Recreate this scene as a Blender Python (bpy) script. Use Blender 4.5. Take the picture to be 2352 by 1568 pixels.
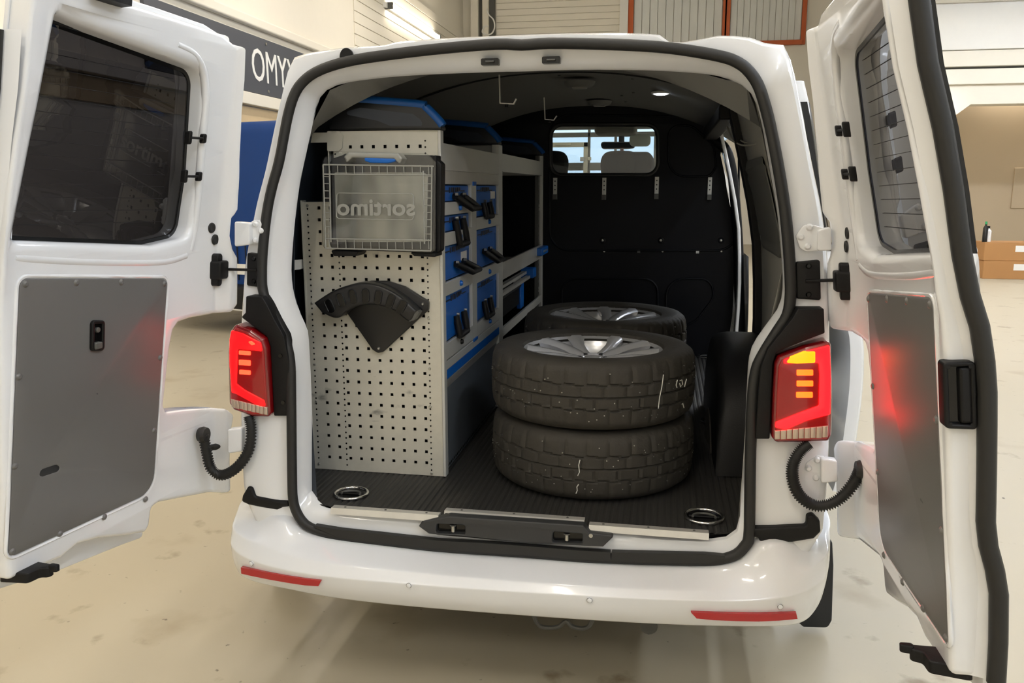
import bpy, bmesh, math, random
from mathutils import Vector, Matrix
from mathutils.geometry import tessellate_polygon
random.seed(7)
R = math.radians
for o in list(bpy.data.objects): bpy.data.objects.remove(o)
SC = bpy.context.scene
COL = SC.collection

# ------------------------------------------------------------------ camera, world, exposure, lights
CAM = Vector((.4287, -2.3467, 1.5234)); YAW, PITCH, ROLL, FOC = -.18106, -.18368, -.00094, 1903.6
IW, IH = 2352, 1568
FF = Vector((math.sin(YAW)*math.cos(PITCH), math.cos(YAW)*math.cos(PITCH), math.sin(PITCH)))
_r = FF.cross(Vector((0, 0, 1))).normalized(); _u = _r.cross(FF)
RR = _r*math.cos(ROLL)+_u*math.sin(ROLL); UU = -_r*math.sin(ROLL)+_u*math.cos(ROLL)
cd = bpy.data.cameras.new('camera'); cam = bpy.data.objects.new('camera', cd); COL.objects.link(cam)
cd.sensor_fit = 'HORIZONTAL'; cd.sensor_width = 36; cd.lens = 36*FOC/IW; cd.clip_start = .02; cd.clip_end = 200
cam.matrix_world = Matrix(((RR.x, UU.x, -FF.x, CAM.x), (RR.y, UU.y, -FF.y, CAM.y), (RR.z, UU.z, -FF.z, CAM.z), (0, 0, 0, 1)))
SC.camera = cam
w = bpy.data.worlds.new('world'); SC.world = w; w.use_nodes = True
w.node_tree.nodes['Background'].inputs[0].default_value = (.72, .86, 1, 1)
w.node_tree.nodes['Background'].inputs[1].default_value = 2.2
SC.view_settings.view_transform = 'Standard'; SC.view_settings.look = 'None'
SC.view_settings.gamma = 1; SC.view_settings.use_curve_mapping = False
SC.view_settings.exposure = 0.0

# ------------------------------------------------------------------ pixel -> place
def ray(px, py): return FF*FOC + RR*(px-IW/2) - UU*(py-IH/2)
def hp(px, py, n, d):
    q = ray(px, py); n = Vector(n); return CAM + q*((d-n.dot(CAM))/n.dot(q))
def hx(px, py, v): return hp(px, py, (1, 0, 0), v)
def hy(px, py, v): return hp(px, py, (0, 1, 0), v)
def hz(px, py, v): return hp(px, py, (0, 0, 1), v)
def apy(z): return .1*(z-1.25)                      # the rear aperture plane leans forward
def ap(px, py, o=0): return hp(px, py, (0, 1, -.1), -.125+o)

# ------------------------------------------------------------------ materials
def lin(c): return tuple(((x/255)/12.92 if x/255 <= .04045 else ((x/255+.055)/1.055)**2.4) for x in c)
MATS = {}
def mat(name, rgb, rough=.5, metal=0, coat=0, var=0, vscale=8, bump=0, bscale=60, emit=None, es=0, spec=None, stretch=None, trans=0, ior=None, alpha=None):
    m = bpy.data.materials.new(name); m.use_nodes = True; nt = m.node_tree; b = nt.nodes['Principled BSDF']
    c = lin(rgb); b.inputs['Base Color'].default_value = (*c, 1)
    b.inputs['Roughness'].default_value = rough; b.inputs['Metallic'].default_value = metal
    if coat: b.inputs['Coat Weight'].default_value = coat; b.inputs['Coat Roughness'].default_value = .06
    if spec is not None: b.inputs['Specular IOR Level'].default_value = spec
    if trans: b.inputs['Transmission Weight'].default_value = trans
    if ior: b.inputs['IOR'].default_value = ior
    if emit: b.inputs['Emission Color'].default_value = (*lin(emit), 1); b.inputs['Emission Strength'].default_value = es
    if var or bump:
        tc = nt.nodes.new('ShaderNodeTexCoord'); mp = nt.nodes.new('ShaderNodeMapping')
        nt.links.new(tc.outputs['Object'], mp.inputs[0])
        if stretch: mp.inputs['Scale'].default_value = stretch
    if var:
        n = nt.nodes.new('ShaderNodeTexNoise'); n.inputs['Scale'].default_value = vscale; n.inputs['Detail'].default_value = 6
        n.inputs['Roughness'].default_value = .62
        nt.links.new(mp.outputs[0], n.inputs['Vector'])
        mx = nt.nodes.new('ShaderNodeMix'); mx.data_type = 'RGBA'
        mx.inputs['A'].default_value = (*[x*(1-var) for x in c], 1); mx.inputs['B'].default_value = (*[min(1, x*(1+var)) for x in c], 1)
        nt.links.new(n.outputs['Fac'], mx.inputs['Factor']); nt.links.new(mx.outputs['Result'], b.inputs['Base Color'])
        rr = nt.nodes.new('ShaderNodeMapRange'); rr.inputs['To Min'].default_value = max(.02, rough-.08); rr.inputs['To Max'].default_value = min(1, rough+.08)
        nt.links.new(n.outputs['Fac'], rr.inputs['Value']); nt.links.new(rr.outputs[0], b.inputs['Roughness'])
    if bump:
        n2 = nt.nodes.new('ShaderNodeTexNoise'); n2.inputs['Scale'].default_value = bscale; n2.inputs['Detail'].default_value = 3
        nt.links.new(mp.outputs[0], n2.inputs['Vector'])
        bp = nt.nodes.new('ShaderNodeBump'); bp.inputs['Strength'].default_value = bump; bp.inputs['Distance'].default_value = .01
        nt.links.new(n2.outputs['Fac'], bp.inputs['Height']); nt.links.new(bp.outputs[0], b.inputs['Normal'])
    MATS[name] = m; return m
def tinted(name, tint, rough=.0, f0=1.45, gl=1.0):
    m = bpy.data.materials.new(name); m.use_nodes = True; nt = m.node_tree; nt.nodes.clear()
    o = nt.nodes.new('ShaderNodeOutputMaterial'); t = nt.nodes.new('ShaderNodeBsdfTransparent'); g = nt.nodes.new('ShaderNodeBsdfGlossy')
    t.inputs[0].default_value = (*tint, 1); g.inputs['Roughness'].default_value = rough; g.inputs['Color'].default_value = (gl, gl, gl, 1)
    fr = nt.nodes.new('ShaderNodeFresnel'); fr.inputs['IOR'].default_value = f0
    mx = nt.nodes.new('ShaderNodeMixShader')
    nt.links.new(fr.outputs[0], mx.inputs[0]); nt.links.new(t.outputs[0], mx.inputs[1]); nt.links.new(g.outputs[0], mx.inputs[2]); nt.links.new(mx.outputs[0], o.inputs[0])
    MATS[name] = m; return m
def smudge(m, rgb, scale, lo, hi, stretch=(1, 1, 1), detail=5, off=(0, 0, 0)):
    """wear on top of a principled material: patches of another colour with a shape of their own"""
    nt = m.node_tree; b = nt.nodes['Principled BSDF']; inp = b.inputs['Base Color']
    tc = nt.nodes.new('ShaderNodeTexCoord'); mp = nt.nodes.new('ShaderNodeMapping'); mp.inputs['Scale'].default_value = stretch; mp.inputs['Location'].default_value = off
    n = nt.nodes.new('ShaderNodeTexNoise'); n.inputs['Scale'].default_value = scale; n.inputs['Detail'].default_value = detail
    rp = nt.nodes.new('ShaderNodeMapRange'); rp.inputs['From Min'].default_value = lo; rp.inputs['From Max'].default_value = hi
    mx = nt.nodes.new('ShaderNodeMix'); mx.data_type = 'RGBA'; mx.inputs['B'].default_value = (*lin(rgb), 1)
    nt.links.new(tc.outputs['Object'], mp.inputs[0]); nt.links.new(mp.outputs[0], n.inputs['Vector']); nt.links.new(n.outputs['Fac'], rp.inputs['Value'])
    nt.links.new(rp.outputs[0], mx.inputs['Factor'])
    if inp.links: src = inp.links[0].from_socket; nt.links.new(src, mx.inputs['A'])
    else: mx.inputs['A'].default_value = inp.default_value
    nt.links.new(mx.outputs['Result'], inp)

WHITE = mat('white_paint', (232, 234, 236), .2, coat=.8)
RUB = mat('black_rubber', (30, 30, 29), .55, bump=.05)
BLK = mat('black_plastic', (15, 15, 16), .5, bump=.06, bscale=200, spec=.3)
BLKG = mat('black_gloss', (10, 10, 11), .15)
LINE = mat('grey_lining', (118, 118, 115), .75, var=.06, bump=.05)
BULK = mat('black_moulded_panel', (7, 8, 13), .48, bump=.02, spec=.2)
MATF = mat('cargo_mat', (44, 43, 41), .62, var=.3, vscale=5, bump=.08, stretch=(1, .3, 1))
smudge(MATF, (92, 88, 80), 3.2, .56, .80, (1.2, .5, 1))
GALV = mat('galvanised_steel', (206, 203, 190), .48, metal=.3, var=.09, vscale=35)
smudge(GALV, (88, 88, 84), 9, .66, .78, (1, 1, 1.6))
ALU = mat('grey_aluminium', (200, 200, 194), .45, metal=.25, var=.05, vscale=12)
ALUB = mat('bright_aluminium', (212, 210, 203), .35, metal=.5, var=.12, vscale=18)
CHR = mat('chrome', (225, 225, 225), .14, metal=1)
SCREW = mat('screw_steel', (190, 190, 185), .3, metal=.9)
BLUE = mat('blue_plastic', (0, 96, 186), .42)
BLUED = mat('blue_trim', (12, 80, 150), .4)
PANEL = mat('grey_laminate', (104, 103, 101), .36, bump=.02, bscale=300)
smudge(PANEL, (186, 178, 164), 13, .745, .76, (1, 1, 2.2), 5, (3, 1, 5))
smudge(PANEL, (66, 66, 66), 17, .755, .77, (1, 1, 1.5), 4, (7, 2, 1))
TYRE = mat('tyre_rubber', (54, 51, 45), .7, var=.25, vscale=9, bump=.15, bscale=90)
ALLOY = mat('alloy_rim', (222, 224, 228), .24, metal=.55)
CREAM = mat('cream_wall', (236, 230, 215), .6, var=.02)
SKIN = mat('white_wall', (238, 236, 230), .6, var=.02)
TINTL = tinted('dark_tinted_glass', (.032, .032, .038))
GLASS = tinted('clear_glass', (.86, .89, .9))
CLEARP = tinted('clear_plastic', (.90, .91, .90), rough=.05, f0=1.6)

# ------------------------------------------------------------------ mesh helpers
class MB:
    def __init__(s): s.v = []; s.f = []
    def quad(s, a, b, c, d):
        i = len(s.v); s.v += [tuple(a), tuple(b), tuple(c), tuple(d)]; s.f.append((i, i+1, i+2, i+3)); return s
    def box(s, a, b, rot=None):
        x0, x1 = sorted((a[0], b[0])); y0, y1 = sorted((a[1], b[1])); z0, z1 = sorted((a[2], b[2])); i = len(s.v)
        P = [(x0, y0, z0), (x1, y0, z0), (x1, y1, z0), (x0, y1, z0), (x0, y0, z1), (x1, y0, z1), (x1, y1, z1), (x0, y1, z1)]
        if rot:
            c = Vector(((x0+x1)/2, (y0+y1)/2, (z0+z1)/2)); P = [tuple(rot @ (Vector(p)-c)+c) for p in P]
        s.v += P
        s.f += [tuple(i+k for k in q) for q in ((0, 3, 2, 1), (4, 5, 6, 7), (0, 1, 5, 4), (1, 2, 6, 5), (2, 3, 7, 6), (3, 0, 4, 7))]; return s
    def rings(s, rings, closed=True, cap0=False, cap1=False):
        n = len(rings[0]); i = len(s.v)
        for r_ in rings: s.v += [tuple(p) for p in r_]
        for k in range(len(rings)-1):
            for j in range(n if closed else n-1):
                a = i+k*n+j; b = i+k*n+(j+1) % n; s.f.append((a, b, b+n, a+n))
        if cap0: s.f.append(tuple(i+j for j in reversed(range(n))))
        if cap1: s.f.append(tuple(i+(len(rings)-1)*n+j for j in range(n)))
        return s
    def tube(s, path, r, seg=10, caps=True, closed=False, flat=None):
        path = [Vector(p) for p in path]; n = len(path); rings = []; up = None
        for k in range(n):
            if closed: t = path[(k+1) % n]-path[k-1]
            else: t = path[min(k+1, n-1)]-path[max(k-1, 0)]
            t.normalize()
            if up is None:
                a = Vector((0, 0, 1)) if abs(t.z) < .9 else Vector((0, 1, 0)); up = (a-t*a.dot(t)).normalized()
            else: up = (up-t*up.dot(t)).normalized()
            sd = t.cross(up); rr = r[k] if isinstance(r, (list, tuple)) else r
            rings.append([path[k]+(up*math.cos(2*math.pi*j/seg)+sd*math.sin(2*math.pi*j/seg))*rr for j in range(seg)])
        if closed: rings.append(rings[0]); caps = False
        return s.rings(rings, True, caps, caps)
    def cyl(s, a, b, r, seg=16, r2=None): return s.tube([a, b], [r, r if r2 is None else r2], seg)
    def lathe(s, prof, o=(0, 0, 0), seg=32, axis='z', cap=True):
        rings = []
        for rr, h in prof:
            ring = []
            for j in range(seg):
                a = 2*math.pi*j/seg; c, d = rr*math.cos(a), rr*math.sin(a)
                p = {'z': (c, d, h), 'y': (c, h, -d), 'x': (h, c, d)}[axis]; ring.append((o[0]+p[0], o[1]+p[1], o[2]+p[2]))
            rings.append(ring)
        return s.rings(rings, True, cap, cap)
    def build(s, name, m, parent=None, smooth=30, bevel=0, seg=2, sub=0, merge=False, **tags):
        me = bpy.data.meshes.new(name); me.from_pydata(s.v, [], s.f)
        bm = bmesh.new(); bm.from_mesh(me)
        if merge: bmesh.ops.remove_doubles(bm, verts=bm.verts, dist=1e-5)
        bmesh.ops.recalc_face_normals(bm, faces=bm.faces); bm.to_mesh(me); bm.free()
        return link(name, me, m, parent, smooth, bevel, seg, sub, **tags)
def link(name, me, m, parent=None, smooth=30, bevel=0, seg=2, sub=0, **tags):
    me.materials.append(m)
    if smooth:
        me.shade_smooth()
        if smooth < 180: me.set_sharp_from_angle(angle=R(smooth))
    o = bpy.data.objects.new(name, me); COL.objects.link(o)
    if bevel:
        b = o.modifiers.new('bevel', 'BEVEL'); b.width = bevel; b.segments = seg; b.limit_method = 'ANGLE'; b.angle_limit = R(40); b.harden_normals = True
    if sub:
        b = o.modifiers.new('sub', 'SUBSURF'); b.levels = sub; b.render_levels = sub
    if parent: attach(o, parent)
    for k, v in tags.items(): o[k] = v
    return o
WLOC = {}
def attach(o, parent):
    o.parent = parent
    if parent.name in WLOC: o.matrix_parent_inverse = Matrix.Translation(-WLOC[parent.name])
def thing(name, label, cat, loc=(0, 0, 0), group=None, parent=None, **kw):
    o = bpy.data.objects.new(name, None); COL.objects.link(o); o.empty_display_size = .1; o.location = loc
    if label: o['label'] = label
    if cat: o['category'] = cat
    if group: o['group'] = group
    if parent: attach(o, parent)
    else: WLOC[o.name] = Vector(loc)
    return o
def struct(o): o['kind'] = 'structure'; return o
def tag(o, label, cat, group=None):
    o['label'] = label; o['category'] = cat
    if group: o['group'] = group
    return o

def catmull(pts, per=6, closed=True):
    pts = [Vector(p) for p in pts]; n = len(pts); out = []
    for i in range(n if closed else n-1):
        g = (lambda k: pts[k % n]) if closed else (lambda k: pts[max(0, min(n-1, k))])
        p0, p1, p2, p3 = g(i-1), g(i), g(i+1), g(i+2)
        for k in range(per):
            t = k/per
            out.append(.5*((2*p1)+(p2-p0)*t+(2*p0-5*p1+4*p2-p3)*t*t+(3*p1-p0-3*p2+p3)*t**3))
    if not closed: out.append(pts[-1])
    return out
def rounded(pts, r, seg=6):
    """2D polygon with rounded corners; r one radius or one per corner"""
    pts = [Vector(p) for p in pts]; n = len(pts); out = []
    for i in range(n):
        p = pts[i]; a = (pts[i-1]-p); b = (pts[(i+1) % n]-p); la, lb = a.length, b.length
        rr = r[i] if isinstance(r, (list, tuple)) else r
        if rr <= 0: out.append(p); continue
        a.normalize(); b.normalize(); ang = math.acos(max(-1, min(1, a.dot(b))))
        if ang > math.pi-.05: out.append(p); continue
        d = min(rr/math.tan(ang/2), la*.48, lb*.48); rr = d*math.tan(ang/2)
        bis = (a+b).normalized(); c = p+bis*(rr/math.sin(ang/2)); s0 = p+a*d-c; s1 = p+b*d-c
        a0 = math.atan2(s0.y, s0.x); a1 = math.atan2(s1.y, s1.x); da = (a1-a0+math.pi) % (2*math.pi)-math.pi
        for k in range(seg+1):
            t = a0+da*k/seg; out.append(Vector((c.x+rr*math.cos(t), c.y+rr*math.sin(t))))
    return out
def dens(pts, step, closed=True):
    out = []; n = len(pts)
    for i in range(n if closed else n-1):
        a, b = Vector(pts[i]), Vector(pts[(i+1) % n]); k = max(1, int((b-a).length/step+.5))
        out += [a+(b-a)*(j/k) for j in range(k)]
    if not closed: out.append(Vector(pts[-1]))
    return out
def area2(p): return sum(p[i-1][0]*p[i][1]-p[i][0]*p[i-1][1] for i in range(len(p)))/2
def ccw(p): return list(p) if area2(p) > 0 else list(reversed(p))
def offset(p, d):
    """move a ccw loop inwards by d"""
    n = len(p); out = []
    for i in range(n):
        a = (p[i]-p[i-1]); b = (p[(i+1) % n]-p[i])
        if a.length < 1e-9 or b.length < 1e-9: out.append(p[i]); continue
        a.normalize(); b.normalize(); na = Vector((-a.y, a.x)); nb = Vector((-b.y, b.x)); m = na+nb
        if m.length < .3: m = na
        else: m = m/max(.35, m.dot(na))
        out.append(p[i]+m*d)
    return out
def plate(name, outer, m, mp, n0, n1, holes=(), ch=.0, hch=None, cuts=None, parent=None, smooth=35, back=True, steps=3, **tags):
    """a flat sheet or slab: outline (2D) with holes, from depth n0 (front) to n1 (back), rounded front edges, mapped by mp(u,v,n)"""
    outer = ccw([Vector(p[:2]) for p in outer]); holes = [ccw([Vector(p[:2]) for p in h]) for h in holes]
    sg = 1 if n1 > n0 else -1
    if hch is None: hch = ch
    def steps_of(c, loop, sign):
        L = []
        if c <= 0: return [(loop, n0)]
        for k in range(steps+1):
            a = math.pi/2*k/steps
            L.append((offset(loop, sign*c*(1-math.sin(a))), n0+sg*c*(1-math.cos(a))))
        return L
    so = steps_of(ch, outer, 1); sh = []
    for i, h in enumerate(holes):
        c = hch[i] if isinstance(hch, (list, tuple)) else hch
        sh.append(steps_of(c, h, -1))
    bm = bmesh.new()
    def loopverts(lp, n): return [bm.verts.new((p.x, p.y, n)) for p in lp]
    def cap(loops, rev):
        vs = [v for l in loops for v in l]
        for t in tessellate_polygon([[v.co.copy() for v in l] for l in loops]):
            try: bm.faces.new([vs[k] for k in (t if not rev else reversed(t))])
            except ValueError: pass
    fronts = []; backs = []
    for S in [so]+sh:
        prev = None
        for lp, n in S+[(S[-1][0], n1)]:
            cur = loopverts(lp, n)
            if prev:
                for j in range(len(cur)):
                    k = (j+1) % len(cur)
                    try: bm.faces.new((prev[j], prev[k], cur[k], cur[j]))
                    except ValueError: pass
            else: fronts.append(cur)
            prev = cur
        backs.append(prev)
    cap(fronts, False)
    if back: cap(backs, True)
    for ax, vals in (cuts or {}).items():
        for v in vals:
            co = (v, 0, 0) if ax == 'u' else (0, v, 0); no = (1, 0, 0) if ax == 'u' else (0, 1, 0)
            bmesh.ops.bisect_plane(bm, geom=bm.verts[:]+bm.edges[:]+bm.faces[:], plane_co=co, plane_no=no)
    for v in bm.verts: v.co = mp(v.co.x, v.co.y, v.co.z)
    bmesh.ops.remove_doubles(bm, verts=bm.verts, dist=1e-6)
    bmesh.ops.recalc_face_normals(bm, faces=bm.faces)
    me = bpy.data.meshes.new(name); bm.to_mesh(me); bm.free()
    return link(name, me, m, parent, smooth, **tags)
def mpy(y0): return lambda u, v, n: Vector((u, y0+n, v))           # facing the camera, standing at depth y0
def mapx(x0): return lambda u, v, n: Vector((x0-n, u, v))          # facing +x, (y,z) in plane
def pxy(pts, y): return [Vector((q.x, q.z)) for q in (hy(px, py, y) for px, py in pts)]
def pxx(pts, x): return [Vector((q.y, q.z)) for q in (hx(px, py, x) for px, py in pts)]
def rect(a, b, c, d): return [Vector((a, c)), Vector((b, c)), Vector((b, d)), Vector((a, d))]
def circle(cx, cy, r, n=20): return [Vector((cx+r*math.cos(2*math.pi*k/n), cy+r*math.sin(2*math.pi*k/n))) for k in range(n)]
def text_mesh(name, body, size, m, mp, parent=None, depth=.002, bold=0, **tags):
    cu = bpy.data.curves.new(name+'_c', 'FONT'); cu.body = body; cu.size = size; cu.extrude = depth; cu.offset = bold; cu.align_x = 'LEFT'; cu.resolution_u = 3
    to = bpy.data.objects.new(name+'_t', cu); COL.objects.link(to); bpy.context.view_layer.update()
    me = bpy.data.meshes.new_from_object(to.evaluated_get(bpy.context.evaluated_depsgraph_get())); bpy.data.objects.remove(to)
    for v in me.vertices: v.co = mp(v.co.x, v.co.y, -v.co.z)
    me.name = name
    return link(name, me, m, parent, 0, **tags)

# ================================================================== THE HALL
FLOORM = mat('epoxy_floor', (178, 168, 145), .44, var=.07, vscale=1.3, bump=.02, bscale=12)
smudge(FLOORM, (150, 134, 106), 1.9, .60, .78, (1, 1, 1), 8)
smudge(FLOORM, (128, 112, 86), 4.5, .63, .74, (1, 1, 1), 9, (1.3, 2.1, 0))
smudge(FLOORM, (84, 74, 60), 26, .70, .78, (1, 1, 1), 3, (2, 4, 0))
BEIGE = mat('beige_wall', (190, 172, 144), .6, var=.05, vscale=2)
ORNG = mat('orange_frame', (196, 96, 44), .5)
BLIND = mat('white_blind', (226, 228, 224), .6)
SIGNM = mat('dark_grey_sign', (74, 77, 84), .5)
LETTER = mat('white_letter', (244, 244, 240), .5, emit=(244, 244, 240), es=0)
DKGREY = mat('dark_grey_metal', (84, 84, 80), .5)
FRAMEG = mat('grey_frame', (120, 118, 108), .5)
XL, YF, ZC = -5.2, 21.0, 7.0
struct(MB().box((XL, -10, -.2), (12, YF, 0)).build('floor', FLOORM, smooth=0))
struct(MB().box((XL-.3, -10, 0), (XL, YF+.3, ZC)).build('wall_left', CREAM, smooth=0))
struct(MB().box((12, -10, 0), (12.3, YF+.3, ZC)).build('wall_right', SKIN, smooth=0))
struct(MB().box((XL-.3, -10.3, 0), (12.3, -10, ZC)).build('wall_back', SKIN, smooth=0))
struct(MB().box((XL-.3, -10.3, ZC), (12.3, YF+.3, ZC+.3)).build('ceiling', SKIN, smooth=0))
gx0, gx1 = hy(1250, 350, YF).x, hy(1510, 350, YF).x
wf = struct(plate('wall_far', rect(XL, 12, 0, ZC), CREAM, mpy(YF), 0, .3, holes=[rect(gx0, gx1, .02, 3.2)], smooth=0))
# cladding ribs on the upper far wall left of the windows
gz = hy(1150, 110, YF).z
for k in range(14):
    z = gz+k*.165
    MB().box((hy(1140, 40, YF).x, YF-.03, z), (hy(1424, 40, YF).x, YF, z+.155)).build('panel', CREAM, wf, 0, bevel=.008)
# glazed entrance in the far wall, daylight outside
wd = thing('window_1', None, None, (0, YF, 0)); wd['kind'] = 'structure'
def fbar(a, b, c, d, y0=YF+.06, y1=YF+.16, m=FRAMEG, nm='frame_bar'): return MB().box((a, y0, c), (b, y1, d)).build(nm, m, wd, 0, bevel=.01)
def pz(py): return hy(1385, py, YF).z
def pX(px): return hy(px, 350, YF).x
for a, b, c, d in ((gx0, gx1, pz(314), pz(303)-.0), (gx0, gx1, pz(391), pz(373)), (gx0, gx1, 0.02, .15), (pX(1349), pX(1355), .1, 3.2), (gx1-.1, gx1, .1, 3.2), (pX(1410), pX(1416), .1, 3.2), (gx0, gx1, 3.08, 3.2), (gx0, gx1, 1.2, 1.35)): fbar(a, b, c, d)
CRF = mat('cream_door_frame', (226, 220, 196), .5)
fbar(gx0, pX(1350), pz(337), pz(326), YF+.02, YF+.1, CRF, 'door_frame'); fbar(pX(1340), pX(1350), 0.02, pz(326), YF+.02, YF+.1, CRF, 'door_frame')
fbar(pX(1275), pX(1312), pz(333), pz(327), YF-.04, YF+.02, CRF, 'door_closer'); fbar(pX(1333), pX(1344), pz(370), pz(360), YF-.05, YF+.02, ALU, 'handle'); fbar(pX(1350), pX(1358), pz(368), pz(360), YF-.05, YF+.06, CRF, 'handle')
MB().box((gx0, YF+.18, .02), (gx1, YF+.19, 3.2)).build('glass_pane', GLASS, wd, 0)
# office windows with blinds high on the far wall
for i, (a, b) in enumerate(((1443, 1664), (1664, 1846))):
    wn = thing('window_%d' % (i+2), None, None, (0, YF, 0)); wn['kind'] = 'structure'
    x0, x1 = hy(a, 40, YF).x, hy(b, 40, YF).x; z0 = hy(1780, 105, YF).z; z1 = ZC-.05
    for q in ((x0, x0+.14, z0, z1), (x1-.05, x1+.06, z0, z1)): MB().box((q[0], YF-.10, q[2]), (q[1], YF, q[3])).build('frame_post', ORNG, wn, 0, bevel=.01)
    MB().box((x0, YF-.12, z0), (x1, YF, hy(1780, 94, YF).z)).build('sill', ORNG, wn, 0, bevel=.01)
    n = 11
    for k in range(n):
        xa = x0+.16+(x1-x0-.22)*k/n; wdt = (x1-x0-.22)/n
        MB().box((xa, YF-.045-.02*(k % 2), z0+.1), (xa+wdt*.94, YF-.03-.02*(k % 2), z1)).build('blind_slat', BLIND, wn, 0)
MB().box((hy(1424, 40, YF).x, YF-.14, 3.5), (hy(1443, 40, YF).x, YF, ZC)).build('trim_1', SKIN, None, 0)['kind'] = 'structure'
# service column with cables in the left corner
t2 = struct(MB().box((hy(1086, 40, YF).x, YF-.3, 3.4), (hy(1103, 40, YF).x, YF, ZC)).build('trim_2', CREAM, None, 0, bevel=.02))
ct = thing('cable_duct', 'dark vertical duct with white cables in the far corner', 'cable duct', (hy(1115, 60, YF).x, YF-.2, 3.4))
MB().box((hy(1104, 40, YF).x, YF-.12, 3.4), (hy(1138, 40, YF).x, YF-.002, ZC-.002)).build('channel', DKGREY, ct, 0)
MB().box((hy(1112, 40, YF).x, YF-.26, 3.4), (hy(1126, 40, YF).x, YF-.12, ZC)).build('conduit', CREAM, ct, 0, bevel=.02)
q = [hy(*p, YF-.3) for p in ((1118, 20), (1122, 33), (1133, 45), (1136, 62), (1130, 76), (1118, 80), (1108, 74), (1112, 62), (1122, 60))]
MB().tube(catmull(q, 5, False), .02, 6).build('cable', SKIN, ct)
# left wall: sign, ledges, pipe
def lw(px, py): return hx(px, py, XL)
sg = thing('wall_sign', 'dark grey sign band with tall white letters on the left wall', 'sign', (XL, 9, 2.8))
MB().box((XL, 6.2, 2.80), (XL+.05, 15.5, 3.56)).build('board', SIGNM, sg, 0, bevel=.005)
a = lw(570, 180)
text_mesh('lettering', 'OMYX', .62, LETTER, lambda u, v, n: Vector((XL+.055-n, a.y+u*.80, 2.97+v)), sg, .004, 0)
for k, (yy, zz) in enumerate(((9.0, 3.5), (9.0, 2.86), (12.4, 3.5))): MB().lathe([(.0, 0), (.02, 0), (.02, .012), (0, .012)], (XL+.05, yy, zz), 8, 'x').build('screw', SCREW, sg)
struct(MB().box((XL, 2, 3.66), (XL+.10, YF, 3.80)).build('trim_3', CREAM, None, 0, bevel=.03))
struct(MB().box((XL, 4, 2.62), (XL+.12, YF, 2.78)).build('trim_4', CREAM, None, 0, bevel=.01))
RUST = mat('stained_plaster', (214, 190, 150), .7, var=.12, vscale=4)
struct(MB().box((XL, 4, 2.36), (XL+.03, YF, 2.60)).build('trim_5', RUST, None, 0))
for k in range(9): struct(MB().box((XL, 12.6, 3.86+k*.2), (XL+.025, YF, 4.045+k*.2)).build('trim_%d' % (6+k), CREAM, None, 0, bevel=.006))
LAMP = mat('lit_tube', (255, 250, 235), .4, emit=(255, 244, 226), es=24)
HOUS = mat('lamp_housing', (225, 224, 218), .5)
tl = thing('tube_light', 'lit fluorescent tube fixed high on the left wall', 'lamp', (XL, 16, 5.0))
MB().box((XL, 14.2, 5.02), (XL+.09, 18.0, 5.12)).build('housing', HOUS, tl, 0, bevel=.01)
MB().cyl((XL+.13, 14.3, 5.07), (XL+.13, 17.9, 5.07), .045, 12).build('tube', LAMP, tl)
for yy in (14.3, 17.9): MB().box((XL+.0, yy-.03, 5.0), (XL+.19, yy+.03, 5.13)).build('end_cap', DKGREY, tl, 0, bevel=.008)
# unseen lamps added to light the hall, above and behind the photographer too
LAMPW = mat('added_warm_tube', (255, 246, 228), .4, emit=(255, 245, 232), es=36)
LAMPC = mat('added_cool_tube', (250, 252, 255), .4, emit=(234, 242, 255), es=70)  # stronger cool glow, stands in for daylight from the right
def added_hall_lamp(x, y, m, lab):
    t = thing('added_ceiling_lamp', lab, 'lamp', (x, y, 5.3), 'added unseen hall lamps')
    MB().box((x-.10, y-.9, 5.30), (x+.10, y+.9, 5.36)).build('housing', HOUS, t, 0, bevel=.01)
    MB().box((x-.09, y-.88, 5.25), (x+.09, y+.88, 5.298)).build('diffuser', m, t, 0)
    for s in (-.7, .7): MB().cyl((x, y+s, 5.36), (x, y+s, ZC), .006, 6).build('suspension_rod', SCREW, t)
for ix, x in enumerate((-3.4, -.2, 3.2, 7.4)):
    for iy, y in enumerate((-6.5, -2.9, .9, 4.6, 8.4, 12.2)):
        if x > 6 and y > 8: continue
        added_hall_lamp(x, y, LAMPW if x < 0 else LAMPC, 'added unseen ceiling lamp %s, %s' % (('in the row by the left wall', 'in the row over the white van', 'in the row right of the white van', 'in the row by the right wall')[ix], ('nearest the back wall', 'above the photographer', 'above the white van\'s rear', 'above the white van\'s front', 'ahead of the white van', 'nearest the far wall')[iy]))
# right-hand bay: lower ceiling slab, beams, beige wall
struct(MB().box((3.9, 9.0, 4.55), (12, 13.4, 4.95)).build('ceiling_bay', SKIN, None, 0))
YB = 13.5
for k, x in enumerate((5.6, 8.6)):
    t = thing('added_bay_lamp', 'added unseen lamp under the low slab, %s bay wall corner' % ('nearer the' if k == 0 else 'further from the'), 'lamp', (x, 10.6, 4.4), 'added lamps under the slab')  # added out of view to brighten the bay front and floor
    MB().box((x-.9, 10.5, 4.5), (x+.9, 10.7, 4.548)).build('housing', HOUS, t, 0, bevel=.01); MB().box((x-.88, 10.51, 4.44), (x+.88, 10.69, 4.498)).build('diffuser', LAMPC, t, 0)
t = thing('added_bay_room_lamp', 'added unseen lamp inside the beige bay behind the header', 'lamp', (7.4, 16.1, 3.6))  # hidden lamp added to brighten the beige wall
MB().box((6.4, 16.02, 3.66), (8.4, 16.199, 3.72)).build('housing', HOUS, t, 0, bevel=.01); MB().box((6.42, 16.03, 3.58), (8.38, 16.19, 3.658)).build('diffuser', LAMPW, t, 0)
def zb(py): return hy(2280, py, YB).z
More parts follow.
